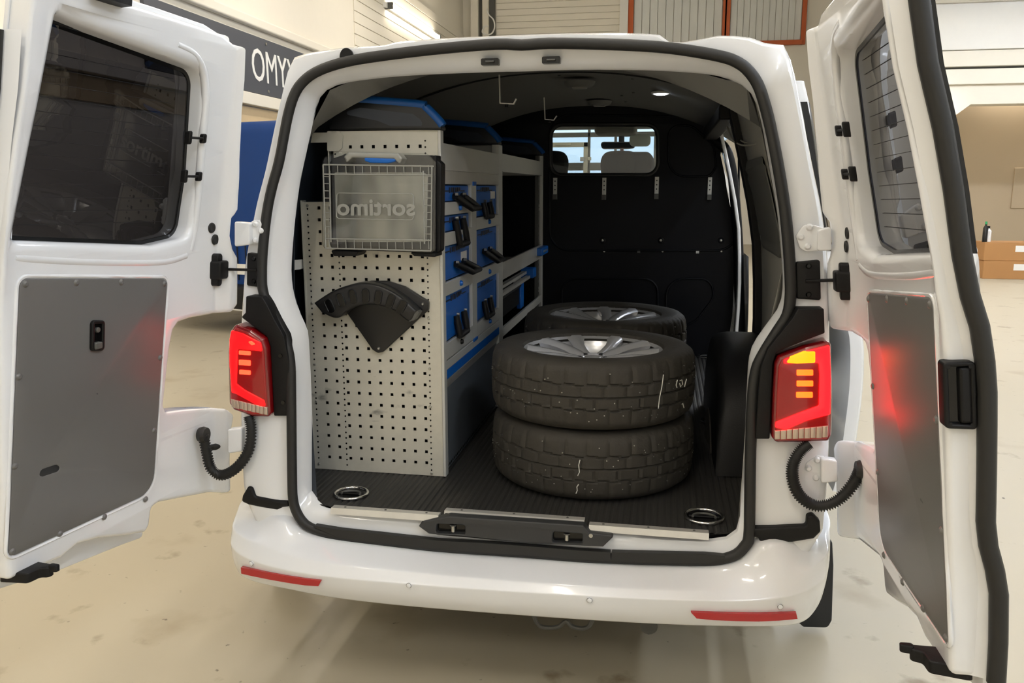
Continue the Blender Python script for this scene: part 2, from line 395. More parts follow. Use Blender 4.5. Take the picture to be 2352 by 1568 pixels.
wb = struct(MB().box((4.2, YB, zb(112)), (12, YB+.5, 4.95)).build('trim_16', SKIN, None, 0, bevel=.01))
struct(MB().box((4.2, YB+.05, zb(150)), (12, YB+.5, zb(113))).build('trim_17', CREAM, None, 0, bevel=.01))
struct(MB().box((4.2, YB+.16, zb(157)), (12, YB+.5, zb(150))).build('trim_18', DKGREY, None, 0))
struct(MB().box((4.2, YB, zb(192)), (12, YB+.5, zb(157))).build('trim_19', CREAM, None, 0, bevel=.01))
struct(MB().box((4.2, YB+.08, zb(238)), (12, YB+.5, zb(192))).build('trim_20', CREAM, None, 0, bevel=.01))
x0 = hy(2196, 260, YB).x; x1 = hy(2232, 240, YB).x; x2 = hy(2190, 240, YB).x
pg = [Vector(p) for p in ((4.2, 0), (x0-.25, 0), (x0-.25, zb(300)), (x0, zb(264)), (x1, zb(238)), (x1, zb(205)), (4.2, zb(205)))]
struct(plate('wall_bay_corner', pg, CREAM, mpy(YB+.06), 0, .4, smooth=0))
struct(MB().box((4.2, 16.2, 0), (12, 16.4, 4.6)).build('wall_bay', BEIGE, None, 0))
MB().box((hy(2320, 480, 16.2).x, 16.16, 1.1), (hy(2352, 480, 16.2).x+.4, 16.2, 1.9)).build('trim_21', BEIGE, None, 0, bevel=.01)['kind'] = 'structure'
# cartons with bottles on the floor of the bay
CARD = mat('brown_cardboard', (176, 128, 78), .8, var=.06, vscale=5)
PAPER = mat('white_paper', (236, 234, 228), .7)
bx0 = hz(2256, 640, 0); yb = bx0.y
def carton(x, y, z, sx, sy, sz, lab):
    t = thing('carton', lab, 'carton', (x+sx/2, y+sy/2, z), 'cartons in the side bay')
    MB().box((x, y, z), (x+sx, y+sy, z+sz)).build('box', CARD, t, 0, bevel=.008)
    MB().box((x+sx*.45, y-.003, z+sz-.002), (x+sx*.55, y+sy, z+sz+.003)).build('tape', CARD, t, 0)
    MB().box((x+sx*.62, y-.004, z+sz*.5), (x+sx*.86, y-.0005, z+sz*.85)).build('label', PAPER, t, 0)
    for f in (0, 1): MB().box((x+.004, y+sy*f*.5+.004, z+sz+.0005), (x+sx-.004, y+sy*(.5+f*.5)-.006, z+sz+.006)).build('flap', CARD, t, 0)
carton(bx0.x, yb, 0, .75, .5, .30, 'lower brown cardboard carton on the bay floor behind the right door')
carton(bx0.x-.01, yb+.01, .307, .77, .5, .30, 'upper brown cardboard carton carrying the bottles behind the right door')
carton(bx0.x+.82, yb+.02, 0, .6, .5, .42, 'brown carton at the right picture edge beside the carton stack')
GRN = mat('green_plastic', (40, 150, 90), .4); WPL = mat('white_plastic', (238, 238, 236), .35)
def bottle(x, y, z, h, r, m, capm, lab):
    t = thing('bottle', lab, 'bottle', (x, y, z), 'bottles on the cartons')
    MB().lathe([(0, z), (r, z), (r, z+h*.68), (r*.45, z+h*.8), (r*.4, z+h*.86), (0, z+h*.86)], (x, y, 0), 18).build('body', m, t)
    MB().lathe([(0, z+h*.86), (r*.48, z+h*.86), (r*.42, z+h), (0, z+h)], (x, y, 0), 14).build('cap', capm, t)
bottle(bx0.x+.09, yb+.2, .614, .26, .05, WPL, BLK, 'white bottle with black cap on the cardboard cartons')
bottle(bx0.x-.0+.02, yb+.13, .614, .34, .04, BLKG, GRN, 'dark bottle with green cap at the left carton edge')

# parked blue van beside the left wall
BPA = mat('blue_paint', (0, 56, 124), .5, spec=.3)
bv = thing('parked_van', 'blue panel van parked by the left wall behind the white van', 'van', (-3.9, 8.0, 0))
def bmap(u, v, n):
    a = R(-18); x = n; y = u; return Vector((-3.95+x*math.cos(a)-y*math.sin(a), 5.75+x*math.sin(a)+y*math.cos(a), v))
def brot(pts): return [bmap(p[1], p[2], p[0]) for p in pts]
prof = rounded([Vector(p) for p in ((0, .42), (.02, 1.1), (.10, 2.2), (3.4, 2.25), (4.0, 1.35), (4.8, 1.1), (4.9, .42))], [.05, .1, .14, .3, .1, .2, .1])
plate('body', prof, BPA, lambda u, v, n: bmap(u, v, n-.95), 0, 1.9, ch=.12, parent=bv, cuts={'v': [.7, 1.0, 1.3, 1.6, 1.9]})
bp = rounded([Vector(p) for p in ((-.14, .26), (-.14, .5), (.05, .52), (.05, .24))], .03)
plate('bumper', bp, BLK, lambda u, v, n: bmap(u, v, n-.93), 0, 1.86, ch=.05, parent=bv)
plate('trim_strip', rounded([Vector(p) for p in ((-.155, .25), (-.155, .275), (.0, .275), (.0, .25))], .008), CHR, lambda u, v, n: bmap(u, v, n-.9), 0, 1.8, parent=bv)
BVG = mat('blue_van_glass', (12, 14, 18), .1); BVR = mat('blue_van_lamp', (140, 14, 16), .2)
for s in (-1, 1):
    plate('tail_lamp', rounded(rect(*sorted((s*.80, s*.94)), .95, 1.35), .03), BVR, lambda u, v, n: bmap(.014+(v-1.1)*.06-n, v, u), .014, -.03, ch=.008, parent=bv)
    MB().tube([bmap(-.0, z, s*.06) for z in (.56, .95)], .006, 6).build('door_seam', BLK, bv)
plate('door_handle', rounded(rect(-.02, .16, 1.05, 1.11), .02), BLK, lambda u, v, n: bmap(.01-n, v, u), .03, -.01, ch=.008, parent=bv)
plate('number_plate', rect(-.26, .26, .62, .73), SKIN, lambda u, v, n: bmap(.0-n, v, u), .012, -.01, parent=bv)
for (u, n) in ((1.0, -.75), (1.0, .75), (4.1, -.75), (4.1, .75)):
    m_ = MB().lathe([(0, -.1), (.2, -.1), (.24, -.11), (.33, -.1), (.34, -.06), (.34, .06), (.33, .1), (.24, .11), (.2, .1), (0, .1)], (0, 0, 0), 28, 'x')
    m_.v = [tuple(bmap(u+p[1], .34+p[2], n+p[0])) for p in m_.v]; m_.build('wheel', RUB, bv)

# ================================================================== THE WHITE VAN
VAN = thing('panel_van', 'white panel van with both rear doors swung open and shelving inside', 'van', (0, 2.2, 0))
SEAL = [(1200,105),(1140,103),(997,115),(854,133),(783,147),(729,167),(697,192),(679,221),(667,260),(658,303),(645,372),(629,430),(617,490),(608,574),(606,630),(608,664),(620,702),(643,743),(661,784),(671,830),(673,906),(674,1008),(675,1096),(677,1143),(686,1174),(705,1200),(736,1215),(783,1226),(878,1237),(1003,1251),(1129,1259),(1236,1267),(1329,1275),(1404,1278),(1523,1281),(1620,1283),(1659,1279),(1691,1268),(1710,1249),(1719,1229),(1721,1165),(1722,1087),(1724,1000),(1727,920),(1735,850),(1752,811),(1783,761),(1807,722),(1814,680),(1814,640),(1811,582),(1802,485),(1787,388),(1768,291),(1753,233),(1739,194),(1719,165),(1697,147),(1663,133),(1590,119),(1508,109),(1386,103),(1263,101)]
INNER = [(1200,163),(1140,164),(961,171),(854,180),(783,191),(747,206),(729,228),(719,264),(713,292),(701,346),(686,417),(674,506),(667,590),(666,630),(671,673),(688,725),(703,759),(707,803),(712,907),(716,1037),(718,1098),(722,1135),(730,1156),(760,1172),(878,1184),(1003,1196),(1129,1205),(1236,1212),(1329,1220),(1404,1226),(1523,1236),(1620,1240),(1660,1237),(1685,1228),(1697,1205),(1701,1180),(1703,1124),(1711,1019),(1716,893),(1724,808),(1753,757),(1786,712),(1797,680),(1799,640),(1796,582),(1786,485),(1769,387),(1752,291),(1737,235),(1724,211),(1692,187),(1631,170),(1508,161),(1386,159),(1280,160)]
def inner_o(px, py):
    if py > 1150: return .004
    if py < 215: return .045
    return .06
sealw = [ap(*p) for p in SEAL]; innw = [ap(p[0], p[1], inner_o(*p)) for p in INNER]
CEN = Vector((0, 1.2))
def polar(loop3, n=160):
    """resample a loop of world points by direction seen from the middle of the aperture"""
    pts = catmull(loop3, 4); A = []
    for p in pts: A.append((math.atan2(p.z-CEN.y, p.x-CEN.x), p))
    A.sort(key=lambda t: t[0]); out = []
    ang = [a for a, _ in A]
    import bisect
    for k in range(n):
        t = -math.pi+2*math.pi*(k+.5)/n; i = bisect.bisect(ang, t); a0, p0 = A[i-1]; a1, p1 = A[i % len(A)]
        if i == 0 or i == len(A): a0, p0 = A[-1]; a1, p1 = A[0]; f = ((t-a0) % (2*math.pi))/max(1e-6, ((a1-a0) % (2*math.pi)))
        else: f = (t-a0)/max(1e-6, a1-a0)
        out.append(p0+(p1-p0)*min(1, max(0, f)))
    return out
S_ = polar(sealw); I_ = polar(innw)
OUTL = [(679,128),(726,119),(760,114),(790,110),(880,105),(905,98),(997,90),(1140,83),(1240,79),(1345,77),(1495,79),(1512,88),(1530,97),(1592,97),(1612,84),(1700,84),(1722,88),(1733,99),(1756,100),(1768,91),(1790,98),(1806,117),(1815,145),(1827,190),(1845,280),(1865,380),(1882,460),(1893,530),(1900,600),(1903,690),(1904,770),(1905,900),(1903,1020),(1899,1120),(1893,1180),(1880,1240),(1780,1330),(1500,1350),(1240,1340),(900,1310),(640,1260),(566,1160),(556,1110),(553,1050),(550,960),(548,850),(550,760),(553,700),(557,640),(562,590),(572,540),(580,500),(590,455),(606,395),(622,320),(636,255),(648,205),(655,170),(664,145)]
O_ = polar([ap(*p) for p in OUTL], 160)
def mid(a, b, t): return [p+(q-p)*t for p, q in zip(a, b)]
def shift(a, dy): return [Vector((p.x, p.y+dy, p.z)) for p in a]
# rear face of the body: from the seal out to the rounded corner, then the flanks, roof and floor pan
shell = MB()
def grow(a, d): return [Vector((p.x+(d if p.x > 0 else -d)*min(1, abs(p.x)*3), p.y, p.z+(d if p.z > 1.7 else 0))) for p in a]
def flank(a, y, fx=1.0):
    out = []
    for p in a:
        out.append(Vector((p.x*fx, y, p.z)))
    return out
r0 = mid(S_, O_, .0); r1 = mid(S_, O_, .45); r2 = mid(S_, O_, .9)
shell.rings([shift(S_, .01), shift(r1, .0), shift(r2, .0), shift(O_, .012), shift(grow(O_, .006), .03), shift(grow(O_, .008), .07)])
def lift(z, y): return z+.065*max(0, min(1, (z-1.15)/.65))*max(0, min(1, (y-.16)/.5))
def flank2(a, y): return [Vector((p.x, y, lift(p.z, y))) for p in a]
FL = [flank2(grow(O_, .010), y) for y in (.16, 1.12, 2.36, 3.0)]; FLM = flank2(grow(O_, .010), .66)
shell.rings([shift(grow(O_, .008), .07), FL[0], FLM, FL[1]])
def cutring(A, B, keep):
    n = len(A)
    for j in range(n):
        k = (j+1) % n; c = (A[j]+A[k]+B[j]+B[k])/4
        if keep(c): shell.quad(A[j], A[k], B[k], B[j])
cutring(FL[1], FL[2], lambda c: not (c.x > .55 and .60 < c.z < 1.80))
cutring(FL[2], FL[3], lambda c: not (abs(c.x) > .6 and 1.15 < c.z < 1.80) or c.y < 2.3)
NOSE = [flank([Vector((p.x, 0, min(p.z, 1.92))) for p in FL[3]], 3.35), flank([Vector((p.x, 0, min(p.z, 1.16))) for p in FL[3]], 4.0), flank([Vector((p.x*.96, 0, min(p.z, 1.02))) for p in FL[3]], 4.75), flank([Vector((p.x*.9, 0, min(max(p.z, .4), .85))) for p in FL[3]], 4.92)]
cutring(FL[3], NOSE[0], lambda c: not (abs(c.x) > .6 and 1.15 < c.z < 1.80))
cutring(NOSE[0], NOSE[1], lambda c: c.z < 1.10)
shell.rings([NOSE[1], NOSE[2], NOSE[3]], True, False, True)
BODY = shell.build('body_shell', WHITE, VAN, 50, merge=True)
for s in (-1, 1):
    MB().tube([(s*.66, 3.33, 1.86), (s*.84, 3.75, 1.5), (s*.9, 4.05, 1.12)], .045, 8).build('windscreen_pillar', WHITE, VAN)
ws = MB(); ws.rings([[Vector((x, 3.36+.03*(1-x*x), 1.89-.06*x*x)) for x in (-.66, -.3, 0, .3, .66)], [Vector((x*1.3, 4.08-.05*x*x, 1.13)) for x in (-.66, -.3, 0, .3, .66)]], False); ws.build('windscreen', GLASS, VAN)
# white reveal inside the seal
rv = MB(); rv.rings([shift(S_, .012), shift(mid(S_, I_, .12), -.004), mid(S_, I_, .5), mid(S_, I_, .92), shift(I_, .012)])
REV = rv.build('aperture_reveal', WHITE, VAN, 60)
# weather seal
MB().tube(shift([p+(Vector((CEN.x-p.x, 0, CEN.y-p.z)).normalized())*.0 for p in catmull(sealw, 3)], -.012), .0155, 10, closed=True).build('weather_seal', RUB, VAN, 60)
rs = MB(); rs.rings([shift(mid(S_, O_, -.03), -.006), shift(mid(S_, O_, .05), -.006)]); 
# flat rubber tread strip under the seal at the sill
q0 = [ap(px, py, -.03) for px, py in ((720,1210),(783,1236),(878,1246),(1003,1261),(1129,1270),(1236,1277),(1329,1285),(1402,1289))]
q1 = [ap(px, py, -.03) for px, py in ((722,1207),(783,1217),(878,1227),(1003,1241),(1129,1248),(1236,1256),(1329,1264),(1402,1268))]
st = MB(); st.rings([shift(q0, .02), q0, q1, shift(q1, .02)], False); st.build('sill_rubber', RUB, VAN)
q0 = [ap(px, py, -.03) for px, py in ((1405,1289),(1523,1292),(1620,1293),(1665,1282))]
q1 = [ap(px, py, -.03) for px, py in ((1405,1268),(1523,1271),(1620,1273),(1665,1277))]
st = MB(); st.rings([shift(q0, .02), q0, q1, shift(q1, .02)], False); st.build('sill_rubber', RUB, VAN)
# header latches
for px, py in ((1127, 143), (1267, 139)):
    c = ap(px, py, .015); o = plate('latch_striker', rounded(rect(c.x-.026, c.x+.026, c.z-.0095, c.z+.0095), .004), BLKG, mpy(c.y-.012), 0, .02, parent=VAN)
    MB().tube([(c.x-.012, c.y-.016, c.z), (c.x+.012, c.y-.016, c.z)], .003, 6).build('pin', DKGREY, o)
c = ap(797, 127, -.002); plate('rubber_plug', [Vector((c.x+.021*math.cos(a), c.z+.014+.026*math.sin(a)-.02)) for a in [math.pi*k/12 for k in range(13)]], BLK, mpy(c.y-.006), 0, .02, parent=VAN)

# ---------------- cargo room
ZF = .557
def ceilz(x): return 1.978-.215*(abs(x)/.8)**2.3
xs = [-.80+1.6*k/24 for k in range(25)]
hl = MB()
def nearI(x):                                      # header edge of the aperture at this x
    best = min((p for p in I_ if p.z > 1.6), key=lambda p: abs(p.x-x)); return best
rows = [[Vector((x*.87, nearI(x*.87).y+.012, min(nearI(x*.87).z, ceilz(x)))) for x in xs], [Vector((x*.9, .20, ceilz(x)-.09)) for x in xs], [Vector((x*.95, .30, ceilz(x)-.02)) for x in xs]]
for y in (.5, 1.0, 1.05, 1.5, 2.0, 2.55): rows.append([Vector((x, y, ceilz(x)-(.006 if y == 1.05 else 0))) for x in xs])
hl.rings(rows, False); HL = hl.build('headliner', LINE, VAN, 50)
MB().tube([Vector((x, .95+.10*(1-(x/.8)**2), ceilz(x)-.006)) for x in xs], .004, 6).build('headliner_seam', BLK, VAN)
MB().tube([Vector((x, .62+.05*(x/.8), ceilz(x)-.006)) for x in xs[2:-2]], .003, 6).build('headliner_seam', BLK, VAN)
NAVY = mat('dark_blue_side', (28, 38, 50), .6, var=.05)
lw_ = MB(); zs = [ZF-.03, .8, 1.1, 1.4, 1.6, 1.77]
def bodyx(z): return min(min((p for p in O_ if p.x > .3), key=lambda p: abs(p.z-z)).x, -min((p for p in O_ if p.x < -.3), key=lambda p: abs(p.z-z)).x)
zs = [ZF-.03, .8, 1.0, 1.2, 1.4, 1.5, 1.6, 1.7, 1.8, 1.84]
def bx2(z, y):
    t = .065*max(0, min(1, (z-1.15)/.65))*max(0, min(1, (y-.16)/.5)); return bodyx(z-t)
lrow = [[Vector((-min(.86, bx2(z, y)-.035), y, z)) for z in zs] for y in (.16, .66, 1.2, 2.55)]
li = sorted((p for p in I_ if p.x < -.55 and p.z < 1.8 and p.z > .56), key=lambda p: p.z)
def li_at(z): return min(li, key=lambda p: abs(p.z-z))
lw_.rings([[Vector((li_at(z).x, li_at(z).y+.01, z)) for z in zs]]+lrow, False); lw_.build('side_lining', NAVY, VAN, 50)
# right side: rear quarter lining up to the sliding door opening
ri = sorted((p for p in I_ if p.x > .55 and p.z < 1.8 and p.z > .56), key=lambda p: p.z)
def ri_at(z): return min(ri, key=lambda p: abs(p.z-z))
zs2 = [ZF-.03, .7, .85, 1.0, 1.15, 1.3, 1.45, 1.6, 1.7, 1.8, 1.84]
def rx(z, y=.16): return min(.83, bx2(z, y)-.035)
RQ = mat('grey_quarter_panel', (176, 174, 164), .55, var=.05)
rq = MB(); rq.rings([[Vector((ri_at(z).x, ri_at(z).y+.01, z)) for z in zs2], [Vector((rx(z), .16, z)) for z in zs2], [Vector((rx(z, .7), .7, z)) for z in zs2], [Vector((rx(z, 1), 1.08, z)) for z in zs2], [Vector((rx(z, 1)+.03, 1.12, z)) for z in zs2]], False); rq.build('quarter_lining', RQ, VAN, 50)
SILLG0 = mat('quarter_recess_grey', (96, 96, 92), .5)
plate('quarter_recess', rounded([Vector(p) for p in ((.35, 1.30), (.95, 1.30), (.98, 1.62), (.42, 1.62))], .06), SILLG0, lambda u, v, n: Vector((rx(v, .5)-.006-n, u, v)), 0, .004, cuts={'v': [1.4, 1.5]}, parent=VAN)
def vpost(y0, y1, m_, d0=.03, d1=.02, rx=rx):
    b = MB(); b.rings([[Vector((rx(z, 1)-d0, y0, z)), Vector((rx(z, 1)+d1, y0, z)), Vector((rx(z, 1)+d1, y1, z)), Vector((rx(z, 1)-d0, y1, z))] for z in zs2], True, True, True); return b.build('door_pillar', m_, VAN, 40, bevel=.008)
vpost(1.05, 1.12, BLK); vpost(2.40, 2.50, WHITE, .0, .02, lambda z, y: bx2(z, 1)-.02)
MB().box((rx(1.78)-.06, 1.06, 1.78), (rx(1.78)+.02, 2.46, 1.84)).build('door_rail', BLK, VAN, bevel=.01)
# wheel housing
wh = MB(); ys = [.42+.98*k/28 for k in range(29)]
def whz(y): t = (y-.91)/.49; return ZF+.005+.40*max(0, 1-abs(t)**2.6)**.5
prof = [(.625, 0), (.625, .8), (.632, .93), (.655, .985), (.69, 1.0), (.80, 1.0)]
wh.rings([[Vector((x, y, ZF-.002+(whz(y)-ZF)*f)) for x, f in prof] for y in ys], False); wh.build('wheel_housing', BLK, VAN, 60, merge=True)
wh2 = MB(); wh2.rings([[Vector((-x, y, ZF-.002+(whz(y)-ZF)*f)) for x, f in prof] for y in ys], False)
# ribbed load floor
fl = MB(); pr = []; x = -.80
while x < .80:
    pr += [(x, 0), (x+.004, .003), (x+.012, .003), (x+.016, 0)]; x += .020
def frow(y, x0=-2, x1=2): return [Vector((max(x0, min(x1, a)), y, ZF-.004+b)) for a, b in pr]
fl.rings([frow(-.060, -.575, .60), frow(-.045, -.64, .655), frow(.0, -.695, .69), frow(.06, -.71, .70), frow(.17, -.76, .70), frow(.3), frow(2.56)], False)
FLO = fl.build('load_floor_mat', MATF, VAN, 0)
MB().box((-.80, -.04, ZF-.06), (.80, 2.56, ZF-.012)).build('floor_board', BLK, VAN, 0)
# aluminium sill strips
for a, b in (((760, 1170), (1007, 1187)), ((1020, 1177), (1342, 1198)), ((1352, 1212), (1628, 1226))):
    p = hz(*a, ZF); q = hz(*b, ZF); y = (p.y+q.y)/2
    s_ = MB(); s_.rings([[Vector((x, y+.028, ZF-.004)), Vector((x, y+.028, ZF+.004)), Vector((x, y, ZF+.006)), Vector((x, y-.006, ZF-.012)), Vector((x, y+.0, ZF-.012))] for x in (p.x, q.x)], True, True, True); so = s_.build('sill_strip', ALUB, VAN, 30)
    for f in (.12, .5, .88): MB().lathe([(0, 0), (.004, 0), (.003, .0015), (0, .0015)], (p.x+(q.x-p.x)*f, y+.014, ZF+.005), 10).build('screw', DKGREY, so)
# black sill moulding with the two lower latches
yy = -.106
op = [(960, 1208), (972, 1198), (1010, 1190), (1030, 1186), (1340, 1207), (1355, 1224), (1412, 1230), (1385, 1256), (1200, 1247), (985, 1226)]
pk1 = rounded(pxy([(1003, 1203), (1068, 1206), (1068, 1227), (1001, 1225)], yy), .006); pk2 = rounded(pxy([(1270, 1221), (1338, 1226), (1338, 1249), (1268, 1246)], yy), .006)
SILLG = mat('dark_grey_plastic', (48, 49, 50), .5, bump=.04, bscale=200)
SM = plate('sill_moulding', rounded(pxy(op, yy), .005), SILLG, mpy(yy), 0, .03, holes=[pk1, pk2], ch=.004, parent=VAN, back=False)
for pk, px, py in ((pk1, 1041, 1213), (pk2, 1302, 1233)):
    x0 = min(p.x for p in pk); x1 = max(p.x for p in pk); z0 = min(p.y for p in pk); z1 = max(p.y for p in pk)
    MB().box((x0-.004, yy+.020, z0-.004), (x1+.004, yy+.026, z1+.004)).build('latch_pocket', BLKG, SM, 0)
    c = hy(px, py, yy+.010); MB().cyl((c.x, c.y, c.z-.010), (c.x, c.y, c.z+.012), .006, 10).build('striker_pin', SCREW, SM)
    MB().lathe([(0, -.003), (.010, -.003), (.010, .0), (0, 0)], (c.x, c.y, c.z+.012), 12).build('striker_head', DKGREY, SM)
c = hy(1357, 1230, yy); MB().lathe([(0, -.001), (.006, -.001), (.006, .002), (0, .002)], tuple(c), 10, 'y').build('screw', SCREW, SM)
# tie-down rings
for px, py, rx in ((807, 1135, .052), (1617, 1188, .055), (1640, 969, .052), (1622, 819, .052)):
    c = hz(px, py, ZF); t = MB()
    t.tube([Vector((c.x+rx*math.cos(a), c.y+rx*math.sin(a)*1.0, ZF+.004)) for a in [2*math.pi*k/36 for k in range(36)]], .005, 8, closed=True)
    o = t.build('tie_down_ring', CHR, VAN, 60)
    MB().lathe([(0, .0005), (rx*.97, .0005), (rx*.97, .003), (rx*.85, .002), (rx*.8, .0008), (0, .0008)], (c.x, c.y, ZF), 28).build('cup', BLKG, o)
    MB().tube([Vector((c.x+rx*.6*math.cos(a), c.y-.005+rx*.5*math.sin(a), ZF+.004)) for a in [math.pi*k/12 for k in range(13)]], .004, 8).build('eyelet', DKGREY, o)
    MB().cyl((c.x-rx*.8, c.y, ZF+.003), (c.x+rx*.8, c.y, ZF+.003), .0035, 8).build('cross_pin', BLK, o)
MB().box((.70, 1.42, ZF), (.745, 2.40, ZF+.006)).build('step_trim', ALUB, VAN, bevel=.002)
MB().box((.745, 1.13, ZF-.03), (.86, 2.34, ZF+.0)).build('door_step', RQ, VAN, bevel=.004)

# ---------------- bulkhead
YBK = 2.52
bz = [ZF-.05, .8, 1.0, 1.2, 1.35, 1.5, 1.6, 1.7]
bo = [Vector((bx2(z, 1)-.03, z)) for z in bz]+[Vector((x, ceilz(x)+.004)) for x in reversed(xs) if abs(x) < .76]+[Vector((-bx2(z, 1)+.03, z)) for z in reversed(bz)]
win = rounded(pxy([(1268, 290), (1506, 290), (1507, 397), (1268, 397)], YBK), .055, 8)
BK = plate('bulkhead', bo, BULK, mpy(YBK), 0, .03, holes=[win], hch=[.012], parent=VAN)
MB().tube([Vector((p.x, YBK-.003, p.y)) for p in dens(offset(ccw(win), -.012), .03)], .010, 8, closed=True).build('window_seal', RUB, BK, 60)
plate('window_pane', offset(ccw(win), -.004), GLASS, mpy(YBK+.012), 0, .004, parent=BK)
def emboss(pts, r, nm='pressed_panel', d=.010, cl=True):
    lp = dens(rounded(pxy(pts, YBK), r, 8), .02)
    MB().tube([Vector((p.x, YBK-.001, p.y)) for p in lp], .006, 8, closed=True).build(nm, BULK, BK, 60)
emboss([(1535, 288), (1590, 288), (1640, 335), (1645, 385), (1630, 405), (1535, 405)], [.1, .1, .1, .12, .12, .1])
emboss([(1290, 640), (1510, 640), (1512, 770), (1290, 770)], .08)
emboss([(1530, 640), (1630, 640), (1642, 680), (1600, 735), (1530, 770)], .1)
emboss([(1262, 575), (1697, 575), (1697, 270), (1262, 262)], .12)
rb = MB(); pth = [hy(px, py, YBK-.02) for px, py in ((1640, 320), (1668, 345), (1682, 400), (1690, 480), (1696, 570), (1697, 640), (1700, 720), (1702, 790))]
rb.tube(catmull(pth, 4, False), .028, 10).build('edge_roll', BULK, BK, 60)
for px, py0, py1 in ((1275, 408, 458), (1388, 408, 459), (1509, 406, 457), (1631, 407, 459)):
    a = hy(px, py0, YBK-.012); b = hy(px, py1, YBK-.012)
    o = MB().box((a.x-.0115, YBK-.012, b.z), (a.x+.0115, YBK-.002, a.z)).build('mount_bracket', ALU, BK, 0, bevel=.001)
    MB().box((a.x-.0125, YBK-.028, b.z), (a.x+.0115, YBK-.012, b.z+.03)).build('hook_tab', DKGREY, o, 0, bevel=.001)
    for k in range(3): MB().lathe([(0, -.001), (.004, -.001), (.004, .001), (0, .001)], (a.x, YBK-.0125, a.z-.02-.024*k), 8, 'y').build('hole', BLK, o)
for px, py in ((1384, 552), (1518, 552), (1656, 552)):
    c = hy(px, py, YBK-.001); o = MB().lathe([(0, -.004), (.012, -.004), (.018, 0), (0, 0)], tuple(c), 16, 'y').build('panel_washer', BULK, BK)
    MB().lathe([(0, -.008), (.006, -.007), (.008, -.004), (0, -.004)], tuple(c), 10, 'y').build('screw', SCREW, o)
for px, py, m_ in ((1388, 577, SCREW), (1467, 577, DKGREY), (1522, 577, SCREW), (1602, 578, ALU), (1657, 577, SCREW), (1706, 704, SCREW), (1696, 799, SCREW)):
    c = hy(px, py, YBK-.001)
    if m_ in (ALU, DKGREY): MB().box((c.x-.009, YBK-.006, c.z-.009), (c.x+.009, YBK-.001, c.z+.009)).build('square_nut', m_, BK, 0, bevel=.001)
    else: MB().lathe([(0, -.004), (.005, -.004), (.006, 0), (0, 0)], tuple(c), 10, 'y').build('screw', m_, BK)
# ---------------- cab seen through the bulkhead window
SEATM = mat('seat_fabric', (58, 56, 54), .85, var=.1, vscale=40)
CABG = mat('cab_grey', (150, 148, 140), .7); VIS = mat('visor_white', (226, 232, 220), .7)
def headrest(px, py, y, nm='seat'):
    c = hy(px, py, y); m_ = MB()
    m_.rings([[Vector((c.x+dx*wd_, y+dy, zz)) for dx, dy in ((-1, -.02), (-.8, -.06), (0, -.08), (.8, -.06), (1, -.02), (.8, .05), (0, .06), (-.8, .05))] for zz, wd_ in ((1.30, .24), (1.5, .23), (1.56, .19), (1.585, .13), (1.60, .12), (1.66, .135), (c.z-.03, .125), (c.z, .08))], True, True, True)
    return m_.build(nm, SEATM, VAN, 60, sub=1)
headrest(1262, 345, 2.85); headrest(1425, 345, 3.0)
plate('double_seat', rounded(pxy([(1410, 480), (1520, 480), (1500, 360), (1490, 348), (1445, 348), (1425, 370)], 2.95), .04), SEATM, mpy(2.95), 0, .12, ch=.03, parent=VAN)
mr = rounded(pxy([(1378, 325), (1460, 325), (1457, 340), (1440, 342), (1382, 342)], 3.5), .02)
MIR = plate('rear_view_mirror', mr, BLK, mpy(3.5), 0, .05, ch=.012, parent=VAN)
plate('mirror_glass', offset(ccw(mr), .008), mat('mirror', (60, 66, 70), .05, metal=1), mpy(3.497), 0, .002, parent=MIR)
c = hy(1428, 300, 3.52); MB().cyl((c.x, 3.53, c.z+.04), (c.x, 3.53, hy(1428, 328, 3.52).z), .02, 10).build('stem', BLK, MIR)
MB().tube([hy(1428, 342, 3.48), hy(1430, 352, 3.48), hy(1428, 366, 3.48)], .012, 8).build('hanging_tag', mat('dark_red', (110, 34, 26), .6), MIR)
c0 = hy(1368, 291, 3.2); c1 = hy(1462, 309, 3.2); MB().box((c0.x, 3.1, c1.z), (c1.x, 3.35, c0.z+.05)).build('roof_console', CABG, VAN, bevel=.02)
c0 = hy(1446, 308, 3.3); c1 = hy(1494, 336, 3.3); plate('sun_visor', rounded(rect(c0.x, c1.x, c1.z, c0.z), .03), VIS, mpy(3.3), 0, .02, ch=.006, parent=VAN)
MB().box((-.8, 3.62, 1.05), (.8, 4.05, 1.16)).build('dashboard', BLK, VAN, bevel=.04)
MB().box((-.8, 2.56, .45), (.8, 4.0, .56)).build('cab_floor', BLK, VAN, 0)
MB().box((-.75, 2.56, 1.905), (.75, 3.34, 1.915)).build('cab_headliner', CABG, VAN, 0)
# ---------------- lamps and fittings on the headliner
c = hp(1518, 213, (0, 0, 1), 1.93); 
LED = mat('lit_led', (255, 255, 255), .3, emit=(240, 246, 255), es=14)
o = MB().lathe([(0, 0), (.040, 0), (.043, .006), (.038, .012), (0, .012)], (c.x, c.y, 1.925), 28).build('led_lamp', WPL, VAN, 60)
MB().lathe([(0, -.006), (.02, -.005), (.032, 0), (0, 0)], (c.x, c.y, 1.925), 24).build('led_lens', LED, o, 60)
for px, py, zz in ((1331, 190, 1.952), (1377, 234, 1.965)):
    c = hz(px, py, zz); o = MB().lathe([(0, -.018), (.05, -.018), (.062, -.008), (.066, .004), (0, .004)], (c.x, c.y, zz), 28).build('dome_lamp', LINE, VAN, 60)
    MB().box((c.x-.03, c.y-.02, zz-.024), (c.x+.03, c.y+.02, zz-.017)).build('dome_lens', CABG, o, bevel=.003)
